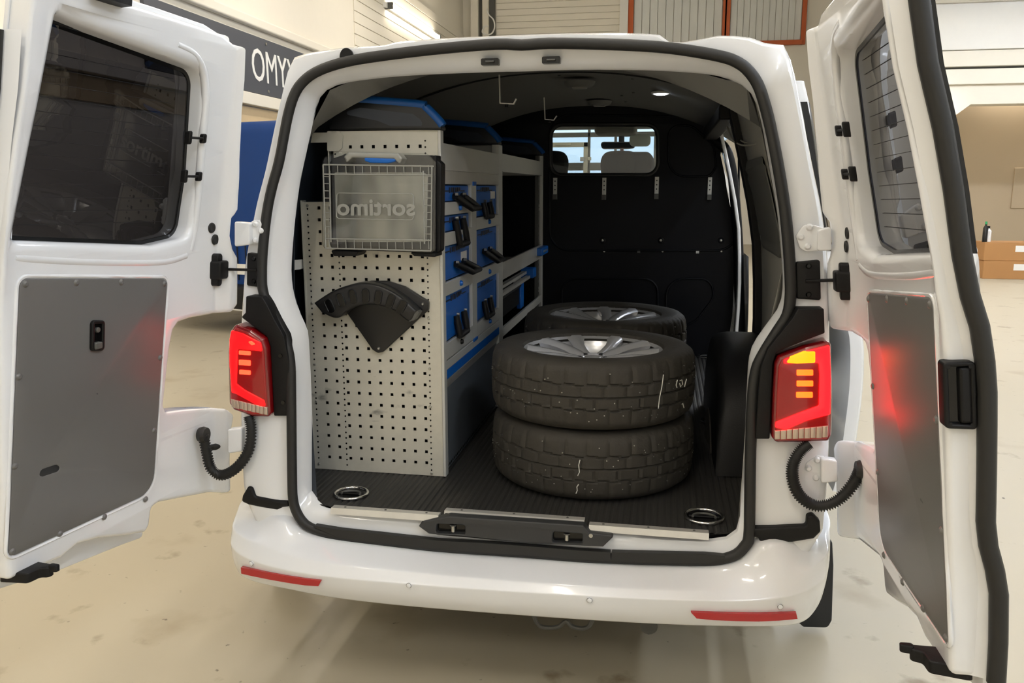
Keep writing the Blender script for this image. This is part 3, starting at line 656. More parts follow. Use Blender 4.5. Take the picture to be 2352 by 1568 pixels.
for px, py in ((1440, 172), (1453, 180), (1428, 219), (1437, 233), (1455, 212), (1284, 172), (1245, 158)):
    c = hz(px, py, ceilz(hz(px, py, 1.95).x)-.003); MB().lathe([(0, -.004), (.006, -.004), (.007, 0), (0, 0)], tuple(c), 8).build('headliner_clip', DKGREY, VAN)
# loose wires by the sliding door
for k, (a, b, c_) in enumerate((((1680, 264), (1712, 312), (1748, 302)), ((1676, 278), (1708, 326), (1743, 318)), ((1670, 292), (1700, 332), (1740, 328)))):
    pts = [hy(*a, 1.25), hy((a[0]+b[0])/2-4, (a[1]+b[1])/2+6, 1.15), hy(*b, 1.0), hy((b[0]+c_[0])/2+4, (b[1]+c_[1])/2+3, .8), hy(*c_, .6)]
    MB().tube(catmull(pts, 6, False), .0035, 6).build('loose_wire', mat('wire_%d' % k, (190, 186, 170), .5) if k == 0 else MATS['wire_0'], VAN)

# ---------------- rear bumper: rows of points from the top edge down, each at its own depth
def bplan(x, y0): # plan curve: bowed in the middle, wrapping round at the corners
    a = abs(x); return y0+.085*(a/.9)**2.2+(max(0, a-.80)/.14)**2*.10
B0 = [(545,1165),(560,1168),(600,1176),(640,1188),(668,1210),(695,1226),(752,1238),(878,1254),(1003,1270),(1129,1280),(1236,1286),(1394,1297),(1523,1304),(1652,1304),(1703,1296),(1733,1270),(1752,1250),(1800,1240),(1850,1238),(1884,1232),(1896,1226)]
B1 = [(527,1205),(540,1222),(575,1240),(615,1256),(660,1272),(700,1284),(760,1293),(878,1306),(1003,1319),(1129,1330),(1236,1338),(1394,1348),(1523,1355),(1652,1357),(1710,1354),(1755,1345),(1790,1334),(1825,1322),(1860,1306),(1890,1288),(1908,1262)]
B2 = [(524,1235),(533,1262),(565,1283),(610,1298),(660,1310),(705,1318),(765,1326),(880,1337),(1003,1346),(1129,1355),(1236,1362),(1394,1371),(1523,1377),(1652,1380),(1712,1380),(1765,1377),(1805,1371),(1840,1362),(1870,1348),(1893,1330),(1906,1305)]
B3 = [(527,1262),(534,1292),(560,1313),(608,1326),(660,1336),(705,1344),(765,1354),(880,1368),(1003,1380),(1129,1390),(1236,1397),(1394,1407),(1523,1414),(1652,1417),(1712,1417),(1765,1416),(1805,1412),(1840,1404),(1866,1390),(1888,1366),(1902,1330)]
B4 = [(537,1290),(545,1316),(562,1332),(610,1345),(660,1354),(705,1364),(765,1375),(880,1389),(1003,1400),(1129,1410),(1236,1418),(1394,1429),(1523,1436),(1652,1440),(1712,1441),(1765,1441),(1805,1440),(1835,1436),(1858,1424),(1876,1400),(1894,1362)]
dep = {0: -.105, 1: -.206, 2: -.228, 3: -.219, 4: -.190}
rows = []
for k, B in enumerate((B0, B1, B2, B3, B4)):
    r_ = []
    for px, py in B:
        y = -.15
        for it in range(6): y = bplan(hy(px, py, y).x, dep[k]) if k else min(bplan(hy(px, py, y).x, dep[k]), .02)
        if k == 0 and 600 < px < 1810: y = -.105
        r_.append(hy(px, py, y))
    rows.append(r_)
def wrapx(row, dy, dx=0): return [Vector((p.x, p.y, p.z)) for p in row]
# ends run forward along the flanks
full = []
for k, r_ in enumerate(rows):
    L, Rr_ = r_[0], r_[-1]; sx = (.948, .942, .945, .94, .93)[k]
    full.append([Vector((-sx, .42, L.z+.01)), Vector((-sx, .2, L.z+.005)), Vector((-sx*.997, .10, L.z))]+r_+[Vector((sx*.997, .10, Rr_.z)), Vector((sx, .2, Rr_.z+.005)), Vector((sx, .42, Rr_.z+.01))])
top = [Vector((p.x*.97, p.y+.05, p.z+.004)) for p in full[0]]
bot = [Vector((p.x*.97, p.y+.07, p.z+.002)) for p in full[4]]
def lerp(a, b, t): return [p+(q-p)*t for p, q in zip(a, b)]
tight = [top, full[0], lerp(full[0], full[1], .12), lerp(full[0], full[1], .86), full[1], lerp(full[1], full[2], .16), lerp(full[1], full[2], .88), full[2], lerp(full[2], full[3], .14), full[3], lerp(full[3], full[4], .85), full[4], bot]
bmp = MB(); bmp.rings(tight, False)
BUMP = bmp.build('rear_bumper', WHITE, VAN, 180, sub=2, merge=True)
def on_bumper(px, py, k=3, d=.0):
    y = -.15
    for it in range(8): y = bplan(hy(px, py, y).x, -.2265)
    return hy(px, py, y-d)
REDR = mat('red_reflector', (176, 16, 24), .18, coat=.5)
def strip_on_bumper(nm, up, lo, m_, d=.004, parent=None):
    a = [on_bumper(px, py, 3, d) for px, py in up]; b = [on_bumper(px, py, 3, d) for px, py in lo]
    z = MB(); z.rings([shift(a, .012), a, b, shift(b, .012)], False)
    z.quad(shift(a, .012)[0], a[0], b[0], shift(b, .012)[0]); z.quad(shift(a, .012)[-1], a[-1], b[-1], shift(b, .012)[-1]); return z.build(nm, m_, parent)
strip_on_bumper('reflector', [(553,1303),(580,1308),(620,1316),(660,1323),(700,1329),(738,1333)], [(554,1317),(580,1323),(620,1331),(660,1338),(700,1344),(731,1346)], REDR, .005, BUMP)
strip_on_bumper('reflector', [(1587,1406),(1640,1408),(1690,1409),(1742,1410),(1790,1409),(1829,1408)], [(1600,1420),(1640,1424),(1690,1426),(1742,1427),(1790,1425),(1832,1421)], REDR, .005, BUMP)
DK = mat('sensor_gap', (60, 58, 54), .6)
for px, py in ((577, 1294), (939, 1344), (1354, 1378), (1792, 1393)):
    c = on_bumper(px, py, 2, .003); nrm = Vector((c.x*.25, -1, 0)).normalized(); sd = Vector((-nrm.y, nrm.x, 0)); 
    ring = [c+(sd*math.cos(a)+Vector((0, 0, 1))*math.sin(a))*.0078 for a in [2*math.pi*k/24 for k in range(24)]]
    o = MB().rings([[p+nrm*.001 for p in ring], [c+(p-c)*.86+nrm*.001 for p in ring]]).build('sensor_gap', DK, BUMP, 0)
    d_ = MB(); d_.rings([[c+(p-c)*.86-nrm*.004 for p in ring], [c+(p-c)*.86+nrm*.002 for p in ring], [c+(p-c)*.6+nrm*.003 for p in ring]], True, False, True); d_.build('parking_sensor', WHITE, BUMP)
# black step caps on the bumper corners
SC_L = [(553,1152),(556,1138),(568,1118),(578,1120),(586,1140),(640,1150),(662,1152),(664,1164),(648,1166),(636,1172),(600,1166),(570,1160)]
SC_R = [(1727,1214),(1800,1210),(1852,1208),(1854,1186),(1868,1182),(1884,1198),(1886,1222),(1870,1238),(1820,1246),(1746,1246),(1742,1236),(1728,1234)]
for pts, y in ((SC_L, -.075), (SC_R, -.085)):
    plate('step_cap', rounded(pxy(pts, y), .008, 3), BLK, mpy(y), 0, .14, ch=.008, parent=BUMP)
# mud flaps, tow eye and exhaust under the bumper
FLAP = mat('mudflap_rubber', (30, 32, 34), .6)
y = .62
fp = rounded(pxy([(1912,1242),(1915,1300),(1911,1425),(1902,1442),(1845,1440),(1800,1400),(1800,1250)], .45), [.01, .01, .01, .02, .01, .01, .01])
plate('mud_flap', fp, FLAP, mpy(.45), 0, .02, ch=.005, parent=VAN)
plate('mud_flap', [Vector((-p.x, p.y)) for p in fp], FLAP, mpy(.45), 0, .02, ch=.005, parent=VAN)
UND = mat('underbody', (40, 38, 35), .7)
MB().box((-.80, .05, .36), (.80, 4.6, .46)).build('underbody', UND, VAN, bevel=.02)
pts = [hy(px, py, .02) for px, py in ((1225,1412),(1238,1436),(1262,1441),(1284,1438),(1300,1426),(1312,1437),(1335,1443),(1352,1438),(1362,1420))]
MB().tube(catmull(pts, 4, False), .007, 8).build('tow_bracket', DKGREY, VAN)
c = hy(1490, 1438, .1); MB().tube([(c.x, .1, c.z), (c.x, .5, c.z+.01)], .028, 16).build('exhaust_pipe', DKGREY, VAN)

# ---------------- tail lights
LRED = mat('lens_red', (120, 2, 8), .12, coat=.6, emit=(255, 4, 10), es=.12)
LGUI = mat('light_guide_red', (230, 10, 16), .2, emit=(255, 6, 9), es=13)
LGUL = mat('light_guide_red_dim', (230, 10, 16), .2, emit=(255, 8, 12), es=3.2)
LBAR = mat('light_bar', (250, 60, 40), .2, emit=(255, 60, 34), es=4)
LAMB = mat('lit_amber', (255, 140, 20), .2, emit=(255, 128, 12), es=2.6)
LAMB2 = mat('lit_amber_bar', (255, 120, 30), .2, emit=(255, 90, 24), es=2.6)
LCLR = mat('lens_clear', (206, 186, 168), .1, metal=.4, coat=1)
LRIM = mat('lens_rim_red', (120, 5, 12), .15, coat=1)
def tail(side, housing, lens, black, guide, bars, amber, clear, dark, lab):
    y = -.075 if side < 0 else -.085
    hb = plate('tail_light', rounded(pxy(lens, y), .012, 5), LRIM, mpy(y), 0, .10, ch=.012, parent=VAN)
    hb['label'] = lab
    inn = offset(ccw(rounded(pxy(lens, y), .012, 5)), .008)
    plate('lens', inn, LRED, mpy(y-.003), 0, .02, ch=.006, parent=hb)
    for g in guide: plate('light_guide', rounded(pxy(g, y), .004, 3), LGUI if side > 0 else LGUL, mpy(y-.006), 0, .02, ch=.002, parent=hb)
    for g in bars: plate('light_bar', rounded(pxy(g, y), .002, 2), LAMB2 if side > 0 else LBAR, mpy(y-.008), 0, .02, ch=.002, parent=hb)
    for g in amber: plate('indicator', rounded(pxy(g, y), .004, 3), LAMB if side > 0 else LBAR, mpy(y-.008), 0, .02, ch=.003, parent=hb)
    n = 9
    p0, p1, p2, p3 = clear
    for k in range(n):
        f0, f1 = k/n, (k+.93)/n
        L_ = lambda a, b, f: (a[0]+(b[0]-a[0])*f, a[1]+(b[1]-a[1])*f)
        plate('reverse_lens_rib', pxy([L_(p0, p1, f0), L_(p0, p1, f1), L_(p3, p2, f1), L_(p3, p2, f0)], y), LCLR, mpy(y-.006-.002*(k % 2)), 0, .02, ch=.002, parent=hb)
    bl = plate('light_surround', rounded(pxy(black, y), .004, 3), BLK, mpy(y+.02), 0, .05, ch=.003, parent=VAN)
    return bl
tail(-1, None, [(538,745),(575,758),(605,778),(612,800),(618,900),(621,950),(615,959),(576,957),(534,942),(524,926),(521,808),(527,760)],
     [(557,682),(594,683),(605,700),(624,738),(645,775),(656,830),(660,900),(662,959),(622,959),(614,800),(606,776),(575,752),(546,731),(556,720)],
     [[(533,758),(560,765),(600,786),(604,806),(575,803),(548,800),(545,880),(565,895),(608,918),(612,932),(590,928),(546,904),(534,900),(529,830),(529,780)]],
     [[(551,804),(577,806),(577,815),(551,813)], [(551,825),(577,827),(577,839),(551,837)], [(552,848),(577,850),(577,860),(552,858)]],
     [[(570,783),(580,782),(592,790),(580,792)]], ((532,915),(616,935),(616,952),(534,934)), None, 'lit red tail lamp left of the cargo opening, indicator off')
tail(1, None, [(1910,782),(1913,921),(1911,1002),(1903,1015),(1783,1018),(1773,1006),(1777,900),(1781,838),(1790,820),(1850,798)],
     [(1836,711),(1896,711),(1898,768),(1850,786),(1786,812),(1777,840),(1770,1013),(1737,1013),(1744,900),(1750,846),(1765,806),(1795,768),(1822,735)],
     [[(1800,825),(1850,806),(1905,792),(1908,870),(1906,950),(1850,965),(1805,985),(1780,980),(1782,968),(1840,945),(1880,930),(1882,860),(1880,832),(1850,832),(1800,834)]],
     [[(1829,848),(1867,848),(1867,861),(1829,861)], [(1829,873),(1867,873),(1867,886),(1829,886)], [(1828,899),(1866,899),(1866,912),(1828,912)]],
     [[(1803,832),(1815,818),(1845,806),(1872,805),(1872,832),(1830,834)]], ((1779,988),(1902,976),(1901,1003),(1779,1008)), None, 'lit red tail lamp right of the cargo opening, amber indicator lit')
for px, py in ((644, 817), (650, 924), (1752, 860), (1746, 976)):
    c = hy(px, py, -.058); MB().lathe([(0, -.002), (.006, -.002), (.006, .004), (0, .004)], tuple(c), 12, 'y').build('screw_hole', BLKG, VAN)

# ---------------- hinges, check straps, hoses on the body
def hinge(plate_px, arm_px, bolts, y):
    o = plate('hinge_plate', rounded(pxy(plate_px, y), .012, 4), WHITE, mpy(y), 0, .012, ch=.003, parent=VAN)
    plate('hinge_arm', rounded(pxy(arm_px, y-.012), .006, 3), WHITE, mpy(y-.02), 0, .03, ch=.004, parent=o)
    for px, py in bolts:
        c = hy(px, py, y); MB().lathe([(0, -.007), (.005, -.007), (.009, -.002), (.010, .001), (0, .001)], tuple(c), 12, 'y').build('bolt', WHITE, o)
hinge([(574,508),(594,504),(606,520),(605,545),(595,560),(576,560)], [(541,508),(576,512),(576,562),(541,566)], [(587,515),(600,530),(587,552)], -.01)
hinge([(1898,525),(1860,514),(1845,518),(1828,542),(1838,570),(1850,578),(1880,576),(1898,572)], [(1878,528),(1908,520),(1910,575),(1878,576)], [(1859,522),(1839,544),(1855,566)], -.01)
hinge([(555,985),(572,980),(592,1004),(575,1030),(556,1035)], [(525,985),(558,982),(558,1035),(526,1040)], [(579,1004)], -.05)
hinge([(1900,1050),(1878,1046),(1852,1062),(1846,1078),(1868,1102),(1898,1104)], [(1885,1052),(1922,1056),(1924,1104),(1885,1108)], [(1877,1056),(1857,1075),(1874,1097)], -.05)
def strap(pl, y, rod0, rod1):
    o = plate('check_strap_plate', rounded(pxy(pl, y), .006, 3), BLK, mpy(y), 0, .02, ch=.004, parent=VAN)
    MB().tube([rod0, rod1], .0045, 8).build('check_rod', BLK, o)
    for px, py in ((sum(p[0] for p in pl)/4, min(p[1] for p in pl)+14), (sum(p[0] for p in pl)/4, max(p[1] for p in pl)-14)):
        c = hy(px, py, y); MB().lathe([(0, -.004), (.005, -.004), (.008, 0), (0, 0)], tuple(c), 10, 'y').build('bolt', BLKG, o)

# ---------------- rear doors: flat shapes in door coordinates (s along the door from the hinge, z up, n outwards), same shapes left and right
AXD, TILT = .886, .103
def dframe(side):
    th = R(97.95 if side < 0 else 91.11); s = -side
    return Vector((side*AXD, 0, 0)), Vector((s*math.cos(th), -math.sin(th), 0)), Vector((-s*math.sin(th), -math.cos(th), 0))
TWT = [(1.22, 0), (1.283, -.006), (1.337, -.021), (1.41, -.033), (1.519, -.045), (1.624, -.061), (1.728, -.083), (1.843, -.096), (2.1, -.13)]
def ramp(s, z):      # hinge-side step, and the twist of the upper free corner towards the roof
    t = max(0, min(1, (.036-s)/.036)); t = t*t*(3-2*t)
    tw = max(0, 1.30-z)*0
    for (z0, v0), (z1, v1) in zip(TWT, TWT[1:]):
        if z0 <= z <= z1: tw = v0+(v1-v0)*(z-z0)/(z1-z0)
    lean = -.105*max(0, z-1.36)**2/(max(0, z-1.36)+.05); tw = min(0, tw-lean)
    return lean-(.045+.03*max(0, z-1.4))*t+tw*max(0, min(1, (s-(.738-.25*max(0, z-1.4)))/(.04+.25*max(0, z-1.4))))
def dmap(side):
    o, e, nn = dframe(side)
    return lambda u, v, n: o+e*u+nn*(n+ramp(u, v)-TILT*(v-1.25))+Vector((0, 0, v))
def dmap0(side):
    o, e, nn = dframe(side)
    return lambda u, v, n: o+e*u+nn*(n-TILT*(v-1.25))+Vector((0, 0, v))
def dh(side, px, py, n):
    o, e, nn = dframe(side); N = nn+Vector((0, 0, TILT)); p = hp(px, py, N, n+nn.dot(o)+TILT*1.25); return (p-o).dot(e), p.z
def ds(px, py, n=.028, side=-1):
    pv = None; s = .95; z = dh(side, px, py, n)[1]
    while s > -.2:
        ss, z = dh(side, px, py, n+ramp(s, z)); f = ss-s
        if pv and pv[0]*f <= 0: return Vector((pv[1]+(s-pv[1])*pv[0]/(pv[0]-f), z))
        pv = (f, s); s -= .004
    return Vector(dh(side, px, py, n))
def dl(pts, n=.028, side=-1): return [ds(px, py, n, side) for px, py in pts]
hingeside = dl([(572,106),(569,184),(562,257),(556,367),(549,482)])
notch = dl([(537,500),(533,542),(538,572)])
ear = dl([(548,590),(549,643),(548,700),(536,716),(485,722),(440,730),(412,740),(400,758),(392,800),(378,930),(384,946),(434,940),(522,940),(540,953)])
lowear = dl([(532,1000),(531,1060),(533,1130),(459,1136),(367,1154),(350,1166),(345,1205)])
fb = dl([(337,1222),(290,1230),(230,1236),(180,1250),(143,1281),(100,1300),(40,1326)])
topl = [Vector((.84*0+.795, 1.962)), Vector((.60, 1.958)), Vector((.40, 1.955)), Vector((.20, 1.950)), Vector((.09, 1.945))]
FRAME = hingeside+notch+ear+lowear+fb+[Vector((.70, .598)), Vector((.772, .60)), Vector((.775, .9)), Vector((.772, 1.2)), Vector((.765, 1.5)), Vector((.745, 1.9)), Vector((.74, 1.958))]+topl[1:]
FRAME = dens(rounded(FRAME, .012, 3), .03)
SKIN_O = hingeside+dl([(549,540)])+ear+lowear+dl([(337,1230),(276,1252),(128,1312)], .09)+[Vector((.768, .562)), Vector((.776, .9)), Vector((.774, 1.2)), Vector((.765, 1.5)), Vector((.750, 1.9)), Vector((.745, 1.985))]+[Vector((.55, 1.985)), Vector((.30, 1.98)), Vector((.10, 1.972)), Vector((.02, 1.955))]
SKIN_O = dens(rounded(SKIN_O, .012, 3), .03)
w_a = dl([(127,28),(25,552)]); w_b = dl([(446,164),(432,400),(411,543),(330,562)], .070)
WIN = dens(rounded([w_a[0]-Vector((.012, 0))]+w_b+[w_a[1]-Vector((.012, 0))], [.012, .05, 0, .05, .10, .012], 8), .04)
PAN = rounded(dl([(44,640),(383,640),(350,1128),(18,1281)]), [.02, .02, .06, .02], 6)
CUTS = {'u': [.004, .011, .018, .025, .036, .3, .5, .66, .70, .74], 'v': [.8, 1.0, 1.22, 1.283, 1.337, 1.41, 1.519, 1.624, 1.728, 1.843]}
sealS = .790
def edge_nz(px, py, s=sealS, side=1):
    o, e, nn = dframe(side); p = hp(px, py, e, s+e.dot(o)); return (p-o).dot(nn)+TILT*(p.z-1.25), p.z
SEALP = [edge_nz(*p) for p in ((2108,-20),(2131,145),(2165,291),(2190,436),(2209,582),(2228,679),(2250,750),(2262,830),(2267,900),(2267,977),(2266,1087),(2264,1198),(2270,1253),(2285,1309),(2294,1364),(2293,1475),(2288,1568))]
FRIT = mat('black_frit', (8, 8, 9), .25)
DOORS = {}
for side in (-1, 1):
    mp = dmap(side); nm = 'left' if side < 0 else 'right'
    D = plate('rear_door', FRAME, WHITE, mp, .028, .090, holes=[WIN], ch=.012, hch=[.022], cuts=CUTS, parent=VAN, smooth=50)
    D['label'] = 'open %s rear door of the van with grey inner panel and tinted window' % nm
    DOORS[side] = D
    plate('outer_skin', SKIN_O, WHITE, mp, .088, .100, holes=[offset(ccw(WIN), -.01)], cuts=CUTS, parent=D, smooth=50, ch=.003)
    GL = plate('window_pane', offset(ccw(WIN), -.012), TINTL, mp, .082, .088, parent=D, cuts=CUTS, back=False)
    plate('window_border', offset(ccw(WIN), -.012), FRIT, mp, .079, .0815, holes=[offset(ccw(WIN), .010)], parent=D, cuts=CUTS)
    # heating wires on the glass
    hw = MB(); zz = 1.43
    while zz < 1.82:
        inside = [p.x for p in WIN if abs(p.y-zz) < .03]
        s0 = .19+.02; s1 = .70-.10*(zz-1.43)
        for k in range(3): pass
        a = [mp(s0+(s1-s0)*k/6, zz+.02*(s1-s0)*k/6, .0805) for k in range(7)]
        hw.tube(a, .0007, 4); zz += .032
    hw.build('heating_wire', BLK, D, 0, kind='stuff')
    pn = plate('door_panel', PAN, PANEL, mp, .0245, .034, holes=[rounded(dl([(88,1092),(92,1078),(128,1066),(136,1072),(132,1082),(96,1094)]), .01)] if side < 0 else [], ch=.002, parent=D)
    MB().tube([mp(p.x, p.y, .029) for p in dens(offset(ccw(PAN), -.006), .03)], .005, 6, closed=True).build('panel_bead', WHITE, D, 60)
    for px, py in ((56,652),(173,649),(276,648),(376,651),(41,865),(366,821),(32,1070),(352,988),(26,1266),(136,1225),(238,1187),(333,1146)):
        c = ds(px, py); m_ = MB().lathe([(0, -.004), (.004, -.004), (.008, -.001), (.009, .001), (0, .001)], (0, 0, 0), 10); m_.v = [tuple(mp(c.x+p[0]*side*-1, c.y+p[1], .0245+p[2])) for p in m_.v]; m_.build('panel_screw', PANEL, D)
    # window hook catches on the hinge side
    for py in (317, 405):
        c = ds(446 if py == 317 else 436, py)
        b = MB(); b.tube([mp(c.x-.028, c.y, .018), mp(c.x+.022, c.y, .024)], .0035, 8)
        o = b.build('window_catch', BLK, D)
        for dx, w_, h_ in ((-.030, .0075, .013), (.022, .006, .018)):
            plate('catch_pad', rounded(rect(c.x+dx-w_, c.x+dx+w_, c.y-h_, c.y+h_), .006, 4), BLK, mp, .014 if dx < 0 else .020, .028 if dx < 0 else .036, ch=.003, parent=D)
    for px, py in ((484, 523), (492, 550)):
        c = Vector(dh(-1, px, py, .028)); r_ = .0145
        m_ = MB().lathe([(0, -.002), (r_*.55, -.002), (r_*.7, -.004), (r_, -.003), (r_*1.1, .001), (0, .001)], (0, 0, 0), 20); m_.v = [tuple(dmap0(side)(c.x+p[0], c.y+p[1], .0245+p[2])) for p in m_.v]; m_.build('rubber_plug', RUB, D, 60)
    # door check
    mp_ = mp; mp = dmap0(side)
    c = Vector(dh(-1, 494, 619, .028))
    ck = plate('check_box', rounded(rect(c.x-.020, c.x+.024, c.y-.028, c.y+.028), .008, 4), BLK, mp, -.008, .03, ch=.006, parent=D)
    plate('check_lug', rounded(rect(c.x-.006, c.x+.018, c.y-.050, c.y+.050), .011, 5), BLK, mp, .005, .03, ch=.004, parent=D)
    rod0 = mp(c.x-.020, c.y, .0)
    if side < 0: strap([(567,580),(599,584),(599,660),(566,656)], -.012, rod0, hy(590, 620, -.012))
    else: strap([(1829,602),(1884,597),(1886,690),(1830,686)], -.012, rod0, hy(1850, 645, -.012))
    mp = mp_
    # pressed beads in the sheet metal
    for pts, r_ in (([(410,100),(450,122),(473,165),(478,230),(470,330),(462,430),(452,520),(440,575)], .012), ([(35,590),(150,598),(280,602),(380,600),(430,585)], .014)):
        MB().tube([mp(p.x, p.y, .028+r_*.78) for p in catmull(dl(pts), 5, False)], r_, 8).build('pressed_bead', WHITE, D, 60)
    # seal along the free edge
    m0 = dmap0(side)
    MB().tube([m0(sealS, z, n) for n, z in SEALP], .0165, 10).build('edge_seal', RUB, D, 60)
    ed = MB(); ed.rings([[mp(.762, z, .04), m0(.778, z, n-.016), m0(.784, z, n+.006), m0(.782, z, n+.014), m0(.70, z, n+.014)] for n, z in SEALP], False); ed.build('shut_face', WHITE, D, 50)
    gz0 = [(n, z) for n, z in SEALP if z > 1.40]
    gl = MB(); gl.rings([[m0(.772, z, n+.018), m0(.788, z, n+.019), m0(.788, z, n+.026), m0(.765, z, n+.026)] for n, z in gz0], False); gl.build('glass_edge', BLKG, D)
    # lower guide bracket and upper guide
    c0 = ds(22, 1330); c1 = ds(122, 1300)
    br = rounded([Vector((.685, -.022)), Vector((.705, -.025)), Vector((.712, -.004)), Vector((.745, -.002)), Vector((.762, .075)), Vector((.685, .075))], .01, 4)
    plate('guide_bracket', br, BLK, lambda u, v, n: mp(u, .612-n, v), 0, .026, ch=.004, parent=D)
    plate('guide_wedge', rounded([Vector((.686, -.042)), Vector((.700, -.042)), Vector((.704, -.015)), Vector((.686, -.015))], .006, 3), BLK, lambda u, v, n: mp(u, .616-n, v), 0, .016, ch=.003, parent=D)
    br = rounded([Vector((.47, -.01)), Vector((.57, -.01)), Vector((.575, .04)), Vector((.465, .04))], .008, 4)
    plate('upper_guide', br, BLK, lambda u, v, n: mp(u, 1.972-n, v), 0, .03, ch=.005, parent=D)
# left door inner release in the panel
mp = dmap(-1); D = DOORS[-1]
hb = rounded(dl([(204,735),(234,735),(233,805),(203,806)]), .01, 4)
o = plate('release_bezel', hb, BLK, mp, .016, .03, holes=[offset(ccw(hb), .009)], ch=.003, parent=D)
plate('release_pocket', offset(ccw(hb), .008), BLKG, mp, .0235, .03, parent=D)
c = ds(219, 757); plate('release_knob', circle(c.x, c.y, .007), DKGREY, mp, .017, .024, ch=.002, parent=D)
c = ds(217, 790); plate('release_lever', rounded(rect(c.x-.012, c.x+.012, c.y-.012, c.y+.006), .004, 3), DKGREY, mp, .012, .024, ch=.003, parent=D)
plate('slot_pocket', rounded(dl([(82,1100),(86,1072),(130,1058),(142,1068),(138,1086),(96,1102)]), .008), BLKG, mp, .0262, .034, parent=D)
# right door handle on the shut face
mp = dmap(1); D = DOORS[1]
hq = [edge_nz(px, py, .785) for px, py in ((2163,830),(2238,828),(2243,985),(2168,982))]
hr = rounded([Vector(p) for p in hq], .008, 4)
ep = lambda u, v, n: mp(.7925-n, v, u)
plate('handle_bezel', hr, BLK, ep, 0, .03, holes=[offset(ccw(hr), .009)], ch=.004, parent=D)
plate('handle_pocket', offset(ccw(hr), .008), BLKG, ep, .012, .03, parent=D)
hg = rounded([Vector(edge_nz(px, py, .785)) for px, py in ((2200,842),(2230,841),(2234,972),(2204,972))], .005, 4)
plate('handle_grip', hg, BLK, ep, .002, .02, ch=.006, parent=D)
# corrugated cable hoses between body and doors
def hose(px_pts, a, b):
    n = len(px_pts); pts = []
    for i, (px, py) in enumerate(px_pts):
        t = i/(n-1); y = a+(b-a)*t; pts.append(hy(px, py, y))
    path = catmull(pts, 14, False); m_ = MB(); L = dens([p for p in path], .0042, False)
    m_.tube(L, [.0142+.0032*(1 if k % 2 else -1) for k in range(len(L))], 12)
    o = m_.build('cable_hose', RUB, VAN, 180); return o, path
o, path = hose([(570,955),(577,985),(571,1034),(543,1074),(508,1091),(484,1074),(474,1034),(467,998)], -.06, -.10)
for q, r_ in ((path[-1], .022),): MB().lathe([(0, -.012), (r_, -.012), (r_*1.15, 0), (r_, .012), (0, .012)], tuple(q), 18, 'x').build('grommet', RUB, o)
p = ds(489, 1028); m_ = MB().lathe([(0, -.003), (.010, -.003), (.013, .001), (0, .001)], (0, 0, 0), 16); m_.v = [tuple(dmap(-1)(p.x+v[0], p.y+v[1], .028+v[2])) for v in m_.v]; m_.build('rubber_plug', RUB, DOORS[-1], 60)
o, path = hose([(1860,1018),(1840,1034),(1823,1062),(1820,1095),(1834,1134),(1866,1159),(1905,1158),(1938,1137),(1964,1104),(1976,1078)], -.07, -.10)
MB().lathe([(0, -.012), (.022, -.012), (.026, 0), (.022, .012), (0, .012)], tuple(path[-1]), 18, 'x').build('grommet', RUB, o)

# ---------------- sliding door pushed back along the right flank
YS = .5
prof = [hy(px, py, YS) for px, py in ((1848,185),(1866,270),(1888,420),(1906,540),(1935,640),(1966,715),(1984,775),(1986,850),(1981,920),(1969,1010),(1958,1080),(1945,1130))]
prof = catmull(prof, 3, False); sd = MB()
sd.rings([[Vector((p.x-.045, YS, p.z)) for p in prof], [Vector((p.x-.012, YS-.002, p.z)) for p in prof], [Vector((p.x, YS+.012, p.z)) for p in prof], [Vector((p.x, 1.7, p.z)) for p in prof], [Vector((p.x-.045, 1.7, p.z)) for p in prof], [Vector((p.x-.045, YS, p.z)) for p in prof]], False)
SD = sd.build('sliding_door', WHITE, VAN, 60, merge=True)
wz = [p for p in prof if 1.30 < p.z < 1.80]
g_ = MB(); g_.rings([[Vector((p.x-.044, YS-.003, p.z)) for p in wz], [Vector((p.x-.008, YS-.005, p.z)) for p in wz], [Vector((p.x+.003, YS+.014, p.z)) for p in wz], [Vector((p.x+.003, 1.62, p.z)) for p in wz]], False); g_.build('side_window', BLKG, SD)
# road wheels
for sx in (-1, 1):
    for y in (.91, 3.92):
        MB().lathe([(0, sx*.60), (.2, sx*.60), (.24, sx*.62), (.32, sx*.62), (.335, sx*.65), (.335, sx*.80), (.32, sx*.83), (.24, sx*.84), (.21, sx*.81), (.06, sx*.80), (0, sx*.80)], (0, y, .336), 40, 'x').build('road_wheel', TYRE, VAN)

# ================================================================== SHELVING AND LOAD
YP, XS = .257, -.275
SH = thing('shelving_unit', 'grey metal shelving unit with perforated end panel along the left van wall', 'shelving', (-.5, 1.4, ZF))
# perforated end panel: every hole is cut
x0, x1 = -.655, -.285; xl = -.757
pitch = .0389; hx0 = -.694; hz0 = .602
ztop = 1.702; zst = 1.482
ep_ = MB()
def cell(a, b, c, d, h=None):
    f = YP
    if h is None: ep_.quad((a, f, c), (b, f, c), (b, f, d), (a, f, d)); return
    kind, hx_, hz_, r_ = h
    if kind == 's': H = [(hx_-r_, hz_-r_), (hx_+r_, hz_-r_), (hx_+r_, hz_+r_), (hx_-r_, hz_+r_)]
    C_ = [(a, c), (b, c), (b, d), (a, d)]
    for k in range(4):
        j = (k+1) % 4; ep_.quad((C_[k][0], f, C_[k][1]), (C_[j][0], f, C_[j][1]), (H[j][0], f, H[j][1]), (H[k][0], f, H[k][1]))
        ep_.quad((H[k][0], f, H[k][1]), (H[j][0], f, H[j][1]), (H[j][0], f+.0025, H[j][1]), (H[k][0], f+.0025, H[k][1]))
colsx = [hx0+pitch*k for k in range(10)]
zrows = []; z = hz0
while z < ztop-.012: zrows.append(z); z += pitch
